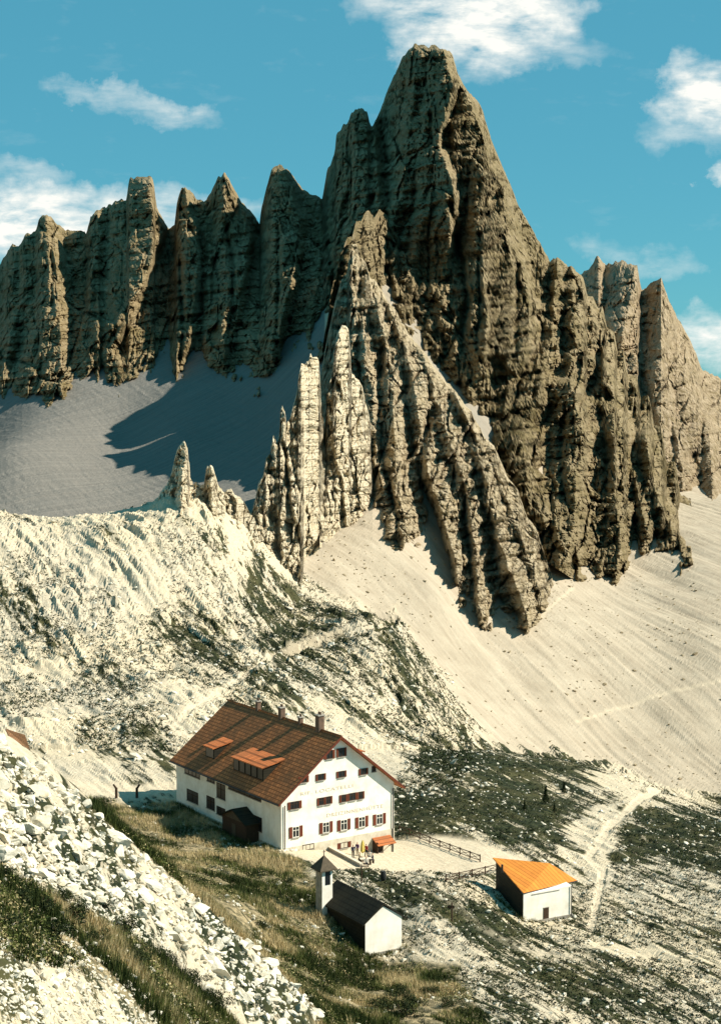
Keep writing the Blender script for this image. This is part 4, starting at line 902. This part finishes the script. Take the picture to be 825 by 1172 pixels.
# ------------------------------------------------------------------ people on the terrace
def skinned(name, nodes, edges, mat, parent, sub=2):
    me = bpy.data.meshes.new(name); me.from_pydata([n[0] for n in nodes], edges, []); me.materials.append(mat)
    o = bpy.data.objects.new(name, me); COL.objects.link(o); o.parent = parent
    o.modifiers.new('skin', 'SKIN')
    if not me.skin_vertices: 
        bpy.context.view_layer.objects.active = o
    sk = me.skin_vertices[0].data if me.skin_vertices else None
    for i, n in enumerate(nodes):
        r = n[1]; sk[i].radius = (r, r) if not isinstance(r, tuple) else r
    sk[0].use_root = True
    s = o.modifiers.new('sub', 'SUBSURF'); s.levels = sub; s.render_levels = sub
    for p in me.polygons: p.use_smooth = True
    return o
M['skin'] = plain('skin', (.50, .30, .20), .6, .1)
def cloth(name, c): return plain(name, c, .9, .25, 6)
def person(loc, rz, pose, top, trou, hair, label):
    root = empty('person', loc, rz, label, 'person', None)
    sit = pose == 'sit'; hz = .46 if sit else .92
    if sit:
        hipL, kneeL, footL = (-.1,0,hz), (-.12,-.44,hz+.02), (-.12,-.42,.06)
        hipR, kneeR, footR = (.1,0,hz), (.12,-.44,hz+.02), (.12,-.46,.06)
        toeL, toeR = (-.12,-.6,.04), (.12,-.63,.04)
    else:
        st_ = .12 if pose == 'walk' else .03
        hipL, kneeL, footL = (-.1,0,hz), (-.11,-st_*.7-.02,.5), (-.11,st_*-1.0,.08)
        hipR, kneeR, footR = (.1,0,hz), (.11,st_*.4-.02,.5), (.11,st_*1.3,.08)
        toeL, toeR = (-.12,-st_-.18,.04), (.12,st_*1.3-.18,.05)
    ch = hz+.36; sh = hz+.50
    arm = ((-.2,0,sh),(-.26,-.06,sh-.28),(-.2,-.28,sh-.40),(-.18,-.36,sh-.40)) if sit or pose == 'stand' else ((-.2,0,sh),(-.27,.05,sh-.28),(-.26,-.08,sh-.52),(-.25,-.12,sh-.60))
    arr = tuple((-x, y, z) for x, y, z in arm)
    nodes = [((0,0,hz),(.135,.10)),((0,-.01,hz+.2),(.125,.095)),((0,0,ch),(.15,.11)),((0,0,sh+.03),(.07,.06)),((0,-.01,sh+.12),.055),((0,-.02,sh+.20),(.075,.09)),((0,-.02,sh+.29),(.078,.095)),((0,-.01,sh+.35),.05),
             (arm[0],.06),(arm[1],.045),(arm[2],.034),(arm[3],.03),(arr[0],.06),(arr[1],.045),(arr[2],.034),(arr[3],.03),
             (hipL,.085),(kneeL,.06),(footL,.042),(toeL,.035),(hipR,.085),(kneeR,.06),(footR,.042),(toeR,.035)]
    edges = [(0,1),(1,2),(2,3),(3,4),(4,5),(5,6),(6,7),(3,8),(8,9),(9,10),(10,11),(3,12),(12,13),(13,14),(14,15),(0,16),(16,17),(17,18),(18,19),(0,20),(20,21),(21,22),(22,23)]
    skinned('body', nodes, edges, M['skin'], root)
    g = .02
    skinned('jacket', [((0,0,hz-.05),(.155,.12)),((0,-.01,hz+.2),(.145,.115)),((0,0,ch),(.17,.13)),((0,0,sh+.03),(.085,.075)),(arm[0],.08),(arm[1],.062),(arm[2],.046),(arr[0],.08),(arr[1],.062),(arr[2],.046)],
            [(0,1),(1,2),(2,3),(3,4),(4,5),(5,6),(3,7),(7,8),(8,9)], top, root)
    skinned('trousers', [((0,0,hz+.02),(.15,.115)),(hipL,.1),(kneeL,.078),(footL,.06),(hipR,.1),(kneeR,.078),(footR,.06)], [(0,1),(1,2),(2,3),(0,4),(4,5),(5,6)], trou, root)
    skinned('hair', [((0,.03,sh+.26),(.085,.085)),((0,.015,sh+.35),(.085,.09))], [(0,1)], hair, root, 1)
    return root
HAIR = plain('brown hair', (.05, .03, .02), .7, .3); NAVY = cloth('navy cloth', (.02, .03, .06)); GREY = cloth('grey cloth', (.12, .12, .13)); BLK = cloth('black cloth', (.015, .015, .02))
RED = cloth('red cloth', (.30, .04, .03)); PALE = cloth('pale cloth', (.6, .56, .48)); YEL = cloth('yellow cloth', (.62, .48, .12)); PUR = cloth('purple cloth', (.12, .06, .14)); KH = cloth('khaki cloth', (.2, .16, .09))
def ground_at(u, v): 
    h = hit(u, v, 150, 300); return h
seat_h = {}
def place_person(u, v, *a):
    p = ground_at(u, v); return person(p, *a)
place_person(404, 982, .4, 'stand', NAVY, BLK, HAIR, 'person in dark blue jacket standing left of the tables')
place_person(409, 979, -.6, 'stand', PUR, KH, HAIR, 'person in purple jacket standing before the basement window')
place_person(419, 981, 2.4, 'walk', RED, BLK, HAIR, 'person in red jacket walking between parasol and door')
TB = ground_at(418.5, 989)
place_person(411.5, 986.5, 1.5, 'sit', KH, BLK, HAIR, 'person in khaki jacket sitting at the left end of the table')
place_person(423, 984.5, math.pi+.1, 'sit', PALE, GREY, HAIR, 'person in pale shirt sitting behind the table')
place_person(426.5, 987.5, -1.5, 'sit', NAVY, GREY, HAIR, 'person in navy jacket sitting at the right end of the table')
place_person(419, 992, .1 , 'sit', PALE, BLK, HAIR, 'person in pale shirt sitting in front of the table, back to the camera')
for o in list(COL.objects):                     # everybody on the terrace stands or sits on real ground; seats below
    pass
def stool(p):
    r = empty('stool', p, 0, '', 'stool')
    return r
sit_pts = [(o.location.copy(), o.rotation_euler.z, o['label']) for o in COL.objects if o.get('category') == 'person' and 'sitting' in o['label']]
for i, (p, rz, lb) in enumerate(sit_pts):
    r = empty('bench', p, rz, 'short wooden bench under the '+lb.split(' sitting')[0]+(' behind the table' if 'behind' in lb else ' in front' if 'front' in lb else ''), 'bench', 'benches round the terrace table')
    MB().box(-.38, .38, -.12, .2, .34, .39).build('seat', M['greywood'], r)
    for s_ in (-.3, .3): MB().box(s_-.03, s_+.03, -.08, .16, -.25, .338).build('leg', M['wood'], r)
tb_ = empty('table', TB, .25, 'narrow wooden table among the seated people on the terrace', 'table')
MB().box(-.75, .75, -.35, .35, .70, .75).build('tabletop', M['palestone'], tb_)
for s_ in (-.6, .6): MB().box(s_-.04, s_+.04, -.3, .3, -.3, .698).build('leg', M['wood'], tb_)
pp = ground_at(415, 983)
par = empty('parasol', pp, 0, 'folded yellow parasol standing among the people by the door', 'parasol')
MB().bar((0,0,-.2), (0,0,2.5), .03, 8).build('pole', M['whitewood'], par)
prf = [(.08,.8),(.26,1.05),(.24,1.6),(.17,2.1),(.04,2.5)]; nn_ = 12
vv = [(r_*(1+.35*(i % 2))*math.cos(2*math.pi*i/nn_), r_*(1+.35*(i % 2))*math.sin(2*math.pi*i/nn_), z_) for r_, z_ in prf for i in range(nn_)]
MB().add(vv, [(k*nn_+i, k*nn_+(i+1)%nn_, (k+1)*nn_+(i+1)%nn_, (k+1)*nn_+i) for k in range(4) for i in range(nn_)]).build('canopy', YEL, par)

# ------------------------------------------------------------------ boulders of the near bank
M['boulder'] = (lambda m: (m.color(m.mix(m.ramp(m.noise(m.pos, 1.3, 6, .7), .52, .74), m.mix(m.ramp(m.noise(m.pos, .5, 3), .35, .65), (.50, .45, .34), (.66, .61, .50)), (.34, .27, .15)))
                           .bump(m.noise(m.pos, 5, 6, .7), .6, .08), m.m)[1])(Mat('pale dolomite boulder', .9))
def boulder_mesh(seed, sub=2):
    rnd = random.Random(seed); bm = bmesh.new(); bmesh.ops.create_icosphere(bm, subdivisions=sub, radius=1)
    pl = [(Vector((rnd.gauss(0,1), rnd.gauss(0,1), rnd.gauss(0,1))).normalized(), rnd.uniform(.30, .72)) for _ in range(13)]
    sc = (rnd.uniform(.8,1.3), rnd.uniform(.7,1.1), rnd.uniform(.55,.85))
    for v in bm.verts:
        for n, d in pl:
            k = v.co.dot(n)
            if k > d: v.co -= n*(k-d)
        v.co += Vector((rnd.uniform(-1,1), rnd.uniform(-1,1), rnd.uniform(-1,1)))*.018
        v.co = Vector((v.co.x*sc[0], v.co.y*sc[1], v.co.z*sc[2]))
    return bm
protos = []
for i in range(14):
    bm = boulder_mesh(100+i, 3); me = bpy.data.meshes.new('boulder'); bm.to_mesh(me); bm.free(); me.materials.append(M['boulder']); protos.append(me)
lowrocks = []
for i in range(10):
    bm = boulder_mesh(300+i, 1); bm.verts.ensure_lookup_table()
    lowrocks.append((np.array([v.co[:] for v in bm.verts]), np.array([[v.index for v in f.verts] for f in bm.faces]))); bm.free()
U2, V2 = proj(XX, YY, ZT)
BANK = [(-30,835),(0,850),(30,868),(60,886),(110,932),(160,975),(205,1014),(250,1053),(300,1093),(350,1141),(374,1168),(290,1180),(235,1110),(175,1060),(110,1035),(60,1010),(0,985),(-30,975)]
inb = (in_poly(U2, V2, BANK, 1) > .5) & (YY < 135)
jj, ii = np.nonzero(inb)
rs = np.random.RandomState(5)
pick = rs.permutation(len(jj))
placed = []; cellmap = {}
def free(x, y, r):
    cx_, cy_ = int(x/3), int(y/3)
    for dx in (-1, 0, 1):
        for dy in (-1, 0, 1):
            for (px, py, pr) in cellmap.get((cx_+dx, cy_+dy), ()):
                if (px-x)**2+(py-y)**2 < (.62*(pr+r))**2: return False
    return True
big_n = 0
for k in pick:
    if big_n >= 300: break
    y, x = YY[jj[k], ii[k]], XX[jj[k], ii[k]]
    r = min(1.5, .50*math.exp(rs.normal(0, .42))+.14)
    if big_n < 120: r = max(r, .62)
    if not free(x, y, r): continue
    cellmap.setdefault((int(x/3), int(y/3)), []).append((x, y, r))
    o = bpy.data.objects.new('boulder', protos[big_n % 14]); COL.objects.link(o)
    o.location = (x, y, gz1(x, y)+r*.12); o.scale = (r, r*rs.uniform(.8, 1.15), r*rs.uniform(.8, 1.1)); o.rotation_euler = (rs.uniform(-.5, .5), rs.uniform(-.5, .5), rs.uniform(0, 6.28))
    pu = proj(x, y, gz1(x, y))[0]
    zone = ('at the upper left end of the near bank' if pu < 110 else 'in the middle of the near bank' if pu < 240 else 'at the lower right tip of the near bank')
    tag(o, ('large' if r > .8 else 'medium' if r > .5 else 'small')+' angular white boulder '+zone, 'boulder', 'boulders of the near bank'); big_n += 1
def scatter_rocks(name, xs, ys, rr, mat, label, sink=.1):
    V, Fc, off = [], [], 0
    zs = gz(xs, ys)
    for q in range(len(xs)):
        bv, bf = lowrocks[q % 10]; a = rs.uniform(0, 6.28); c, s_ = math.cos(a), math.sin(a); t = rs.uniform(-.4, .4)
        v = bv*rr[q]; v = np.stack([v[:, 0]*c-v[:, 1]*s_, v[:, 0]*s_+v[:, 1]*c, v[:, 2]+v[:, 0]*t], -1)
        V.append(v+[xs[q], ys[q], zs[q]+rr[q]*sink]); Fc.append(bf+off); off += len(v)
    o = np_mesh(name, np.concatenate(V), np.concatenate(Fc), mat, 3); tag(o, label, kind='stuff'); return o
sel = pick[:3000]; xs = XX[jj[sel], ii[sel]]; ys = YY[jj[sel], ii[sel]]
scatter_rocks('loose_rocks', xs, ys, np.clip(.22*np.exp(rs.normal(0, .45, len(xs))), .08, .6), M['boulder'], 'pale broken rock filling the gaps of the near bank')
# loose rocks over the rest of the ground
def pick_verts(mask, n):
    j, i = np.nonzero(mask); k = rs.choice(len(j), min(n, len(j)), replace=False); j, i = j[k], i[k]
    x = XX[j, i]+rs.uniform(-.3, .3, len(j)); y = YY[j, i]+rs.uniform(-.3, .3, len(j)); return x, y
inside = (U2 > -60) & (U2 < 890) & (V2 < 1230)
calmk = (MK['yard'] < .3) & (MK['path'] < .4)
m1 = inside & calmk & (YY > 255) & (YY < 470) & (MK['scree'] < .5) & (MK['shs'] < .5) & (U2 < 560)
x, y = pick_verts(m1, 4200); scatter_rocks('loose_rocks', x, y, np.clip(.34*np.exp(rs.normal(0, .5, len(x))), .12, 1.6), M['boulder'], 'pale blocks strewn over the bright spur')
m2 = inside & calmk & (YY > 120) & (YY < 310) & (U2 > 380) & (inb == False) & (MK['brush'] < .5)
x, y = pick_verts(m2, 3600); scatter_rocks('loose_rocks', x, y, np.clip(.2*np.exp(rs.normal(0, .5, len(x))), .07, .9), M['boulder'], 'pale stones on the plateau beside the refuge')
m3 = inside & (MK['scree'] > .5) & (YY < 620)
x, y = pick_verts(m3, 420); scatter_rocks('loose_rocks', x, y, np.clip(.5*np.exp(rs.normal(0, .4, len(x))), .2, 1.5), M['ridge'], 'scattered blocks on the scree')
m5 = m3 & (fbm(XX*.03, YY*.03, 31., 3) > .53)
x, y = pick_verts(m5, 900); scatter_rocks('loose_rocks', x, y, np.clip(.28*np.exp(rs.normal(0, .45, len(x))), .12, 1.0), M['ridge'], 'drifts of small stones on the scree')
m6 = inside & (MK['brush'] > .4) & (YY > 110) & (YY < 240) & ~inb & (fbm(XX*.15, YY*.15, 41., 3) > .5)
x, y = pick_verts(m6, 700); scatter_rocks('loose_rocks', x, y, np.clip(.2*np.exp(rs.normal(0, .5, len(x))), .08, .8), M['boulder'], 'pale stones half sunk in the grass slope')
m4 = inside & (YY < 105) & (inb == False)
x, y = pick_verts(m4, 5200); scatter_rocks('loose_rocks', x, y, np.clip(.13*np.exp(rs.normal(0, .5, len(x))), .05, .6), M['boulder'], 'small pale stones in the grass of the near slope')

# ------------------------------------------------------------------ grass and low growth
def leafmat(name, c1, c2, c3):
    m = Mat(name, .8, .1); a = m.attr('tone')
    m.color(m.mix(m.ramp(a, 0, .5), c1, m.mix(m.ramp(a, .5, 1), c2, c3))); return m.m
M['grass'] = leafmat('dry alpine grass', (.020, .032, .008), (.10, .115, .030), (.50, .39, .21))
M['pine'] = leafmat('dark green needles', (.012, .020, .008), (.030, .042, .014), (.085, .085, .028))
def blades(xs, ys, zs, n, hgt, wid, lean, tone):
    k = len(xs); X = np.repeat(xs, n); Y = np.repeat(ys, n); Z = np.repeat(zs, n); m = k*n
    hh = np.repeat(hgt, n)*rs.uniform(.5, 1.2, m); a = rs.uniform(0, 6.28, m); r = rs.uniform(0, .22, m)
    bx_, by_ = X+np.cos(a)*r, Y+np.sin(a)*r; la = a+rs.uniform(-.8, .8, m); le = hh*lean*rs.uniform(.2, 1, m)
    wx, wy = -np.sin(la)*wid, np.cos(la)*wid
    P = np.stack([np.stack([bx_-wx, by_-wy, Z-.08], -1), np.stack([bx_+wx, by_+wy, Z-.08], -1), np.stack([bx_+np.cos(la)*le, by_+np.sin(la)*le, Z+hh], -1)], 1)
    t = np.repeat(np.clip(np.repeat(tone, n)+rs.uniform(-.22, .22, m), 0, 1), 3)
    return P.reshape(-1, 3), t
mb = inside & (MK['brush'] > .35) & (YY < 242) & ~inb
x, y = pick_verts(mb, 34000); z = gz(x, y); patch = fbm(x*.18, y*.18, 3, 4)
keep = patch > .36; x, y, z, patch = x[keep], y[keep], z[keep], patch[keep]
co, tn = blades(x, y, z, 7, .32+.75*np.clip((patch-.35)*2.2, 0, 1), .035, .55, np.clip((fbm(x*.25, y*.25, 9, 4)-.40)*4.5, 0, 1))
o = np_mesh('grass', co, np.arange(len(co)).reshape(-1, 3), M['grass'], 3, dict(tone=tn)); tag(o, 'tall dry grass on the slope below the refuge', kind='stuff')
def clumps(xs, ys, zs, n, rad, hgt, leaf, tone):
    k = len(xs); m = k*n; X, Y, Z = (np.repeat(q, n) for q in (xs, ys, zs)); R_ = np.repeat(rad, n)
    a = rs.uniform(0, 6.28, m); r = np.sqrt(rs.uniform(0, 1, m))*R_; hh = rs.uniform(0, 1, m)*np.repeat(hgt, n)*(1-(r/R_)**2*.7)
    c = np.stack([X+np.cos(a)*r, Y+np.sin(a)*r, Z+hh], -1)
    d1 = rs.normal(0, 1, (m, 3)); d1 /= np.linalg.norm(d1, axis=1)[:, None]; d2 = rs.normal(0, 1, (m, 3)); d2 /= np.linalg.norm(d2, axis=1)[:, None]
    s_ = leaf*rs.uniform(.5, 1.3, m)[:, None]
    P = np.stack([c-d1*s_*.5, c+d1*s_*.5, c+d2*s_], 1).reshape(-1, 3)
    return P, np.repeat(np.clip(np.repeat(tone, n)+rs.uniform(-.3, .3, m), 0, 1), 3)
dens_ = MK['veg']+(fbm(XX*.12, YY*.12, 12., 3)-.5)*.9
mg = inside & calmk & (YY > 130) & (YY < 330) & (U2 > 370) & (dens_ > .62) & (MK['brush'] < .5) & (MK['scree'] < .5)
x, y = pick_verts(mg, 9000); z = gz(x, y)
co, tn = clumps(x, y, z, 12, rs.uniform(.25, .7, len(x)), rs.uniform(.15, .5, len(x)), .2, rs.uniform(.0, .6, len(x)))
o = np_mesh('dwarf_pine_cover', co, np.arange(len(co)).reshape(-1, 3), M['pine'], 3, dict(tone=tn)); tag(o, 'dark creeping growth between the slabs of the plateau', kind='stuff')
mh = inside & (YY > 262) & (YY < 470) & (U2 < 540) & (MK['scree'] < .5) & (MK['shs'] < .5) & (MK['veg']+(fbm(XX*.1, YY*.05, 15., 3)-.5)*.9 > .55)
x, y = pick_verts(mh, 6000); z = gz(x, y)
co, tn = clumps(x, y, z, 9, rs.uniform(.4, 1.0, len(x)), rs.uniform(.2, .7, len(x)), .34, rs.uniform(.0, .5, len(x)))
o = np_mesh('dwarf_pine_cover', co, np.arange(len(co)).reshape(-1, 3), M['pine'], 3, dict(tone=tn)); tag(o, 'dark low growth on the bright spur', kind='stuff')
mg = inside & (YY < 215) & (MK['brush'] > .3) & (fbm(XX*.2, YY*.2, 22., 3) > .54) & ~inb
x, y = pick_verts(mg, 2600); z = gz(x, y)
co, tn = clumps(x, y, z, 26, rs.uniform(.3, .7, len(x)), rs.uniform(.3, .8, len(x)), .12, rs.uniform(.1, .9, len(x)))
o = np_mesh('herb_growth', co, np.arange(len(co)).reshape(-1, 3), M['grass'], 3, dict(tone=tn)); tag(o, 'leafy herbs mixed into the tall grass', kind='stuff')

# individual shrubs: three leaf-built kinds, copied
def shrub_mesh(seed, rad, hgt, n, leaf):
    g = np.random.RandomState(seed); nc = 9
    cen = np.stack([g.normal(0, rad*.45, nc), g.normal(0, rad*.45, nc), g.uniform(.25, .8, nc)*hgt], -1)
    k = g.randint(0, nc, n); d = g.normal(0, 1, (n, 3)); d /= np.linalg.norm(d, axis=1)[:, None]
    c = cen[k]+d*g.uniform(.3, 1, n)[:, None]**.5*np.array([rad*.42, rad*.42, hgt*.3]); c[:, 2] = np.maximum(c[:, 2], .02)
    d1 = g.normal(0, 1, (n, 3)); d2 = g.normal(0, 1, (n, 3)); d1 /= np.linalg.norm(d1, axis=1)[:, None]; d2 /= np.linalg.norm(d2, axis=1)[:, None]
    s_ = leaf*g.uniform(.6, 1.3, n)[:, None]
    return np.stack([c-d1*s_*.5, c+d1*s_*.5, c+d2*s_], 1).reshape(-1, 3), np.repeat(g.uniform(0, 1, n)**1.6, 3)
def make_shrub(seed):
    r = empty('shrub', (0, 0, 0), 0, '-', 'shrub')
    co, tn = shrub_mesh(seed, 1.0, .9, 1500, .10)
    np_mesh('foliage', co, np.arange(len(co)).reshape(-1, 3), M['pine'], 3, dict(tone=tn), parent=r)
    m = MB(); g = random.Random(seed)
    for i in range(7): a = g.uniform(0, 6.28); m.bar((0,0,-.2), (math.cos(a)*.6, math.sin(a)*.6, g.uniform(.3, .8)), .045, 5, .012)
    m.build('stem', M['wood'], r); return r
kinds = [make_shrub(s_) for s_ in (1, 2, 3)]; used = [False]*3
spots = [(20,1030,'near'),(48,1042,'near'),(85,1052,'near'),(120,1040,'near'),(10,1060,'near'),(60,1072,'near'),(105,1078,'near'),(140,1066,'near'),(165,1092,'near'),(190,1108,'near'),(215,1125,'near'),(75,1030,'near'),(150,1100,'near'),(240,1150,'near'),(0,1005,'near'),
         (455,1142,'low'),(475,1150,'low'),(492,1138,'low'),(440,1156,'low'),(512,1152,'low'),(465,1162,'low'),(530,1160,'low'),
         (330,1010,'mid'),(300,1030,'mid'),(270,1010,'mid'),(345,1075,'mid'),(300,1062,'mid'),(250,985,'mid'),(365,1110,'mid'),(385,1128,'mid'),(410,1145,'mid'),(230,1010,'mid')]
LB = {'near': ('dark low shrub growing below the white boulder bank at lower left', 'shrubs below the boulder bank'), 'low': ('nearly black shrub at the bottom edge below the chapel', 'dark shrubs below the chapel'),
      'mid': ('bushy green shrub on the grassy slope between boulder bank and chapel', 'shrubs on the grassy slope')}
for q, (u, v, kd) in enumerate(spots):
    h = hit(u, v)
    if h is None: continue
    i = q % 3; o = kinds[i] if not used[i] else copy_tree(kinds[i]); used[i] = True
    s_ = {'near': .85, 'low': 1.15, 'mid': .75}[kd]*rs.uniform(.75, 1.2); o.location = (h[0], h[1], h[2]-.05); o.scale = (s_, s_, s_*rs.uniform(.8, 1.2)); o.rotation_euler.z = rs.uniform(0, 6.28)
    o['label'], o['group'] = LB[kd]
# small conifers on the plateau
def conifer(u, v, hgt, label, seed):
    h = hit(u, v, 180, 420)
    r = empty('conifer', h, 0, label, 'tree', 'small conifers on the plateau')
    g = np.random.RandomState(seed); n = 1500; t = g.uniform(0, 1, n)**.8; a = g.uniform(0, 6.28, n)
    rad = (1-t)*.30*hgt*(.55+.45*np.sin(t*34+a*1.0)**2)*g.uniform(.2, 1, n)**.5
    c = np.stack([np.cos(a)*rad, np.sin(a)*rad, hgt*(.10+.9*t)-rad*.25], -1)
    d1 = g.normal(0, 1, (n, 3)); d2 = g.normal(0, 1, (n, 3)); s_ = .085*hgt/2.5
    co = np.stack([c-d1*s_*.5, c+d1*s_*.5, c+d2*s_], 1).reshape(-1, 3)
    np_mesh('crown', co, np.arange(len(co)).reshape(-1, 3), M['pine'], 3, dict(tone=np.repeat(g.uniform(0, .7, n), 3)), parent=r)
    MB().bar((0,0,-.3), (0,0,hgt*.9), .09, 7, .02).build('trunk', M['wood'], r)
conifer(624, 920, 2.8, 'tallest dark conifer standing on the pale patch behind the outbuilding', 1)
conifer(645, 909, 2.1, 'small pointed conifer to the right of the tallest one', 2)
conifer(600, 928, 1.7, 'low conifer among dark growth left of the tallest one', 3)
conifer(634, 930, 1.5, 'little conifer just below the tallest one', 4)

def foot_line(ox_, oy_, yaw, pts, n, r0, name, label):
    xs, ys = [], []
    c_, s_ = math.cos(yaw), math.sin(yaw)
    for (a0_, b0_), (a1_, b1_) in zip(pts[:-1], pts[1:]):
        for q in range(n):
            t = rs.uniform(0, 1); a = a0_+(a1_-a0_)*t+rs.normal(0, .18); b = b0_+(b1_-b0_)*t+rs.normal(0, .18)
            xs.append(ox_+a*c_-b*s_); ys.append(oy_+a*s_+b*c_)
    xs, ys = np.array(xs), np.array(ys); h = len(xs)//2
    scatter_rocks('loose_rocks', xs[:h], ys[:h], np.clip(r0*np.exp(rs.normal(0, .5, h)), .05, .5), M['boulder'], label+', stones')
    z_ = gz(xs[h:], ys[h:]); co, tn = blades(xs[h:], ys[h:], z_, 9, np.full(len(z_), .45), .03, .5, rs.uniform(0, .9, len(z_)))
    o = np_mesh('grass', co, np.arange(len(co)).reshape(-1, 3), M['grass'], 3, dict(tone=tn)); tag(o, label+', grass', kind='stuff')
foot_line(cxo, cyo, CY, [(CW+.3, CL), (CW+.3, -.3), (-.3, -.3), (-.4, CL)], 130, .14, 'x', 'growth along the foot of the chapel walls')
foot_line(ox, oy, OYW, [(OW+.3, 4), (OW+.3, -.3), (-.3, -.3), (-.4, 5)], 60, .16, 'x', 'growth along the foot of the outbuilding')
foot_line(HUT_O[0], HUT_O[1], HUT_YAW, [(2.5, -.4), (-.3, -.3), (-.4, 12), (-.4, HL)], 110, .13, 'x', 'growth along the shaded wall of the refuge')
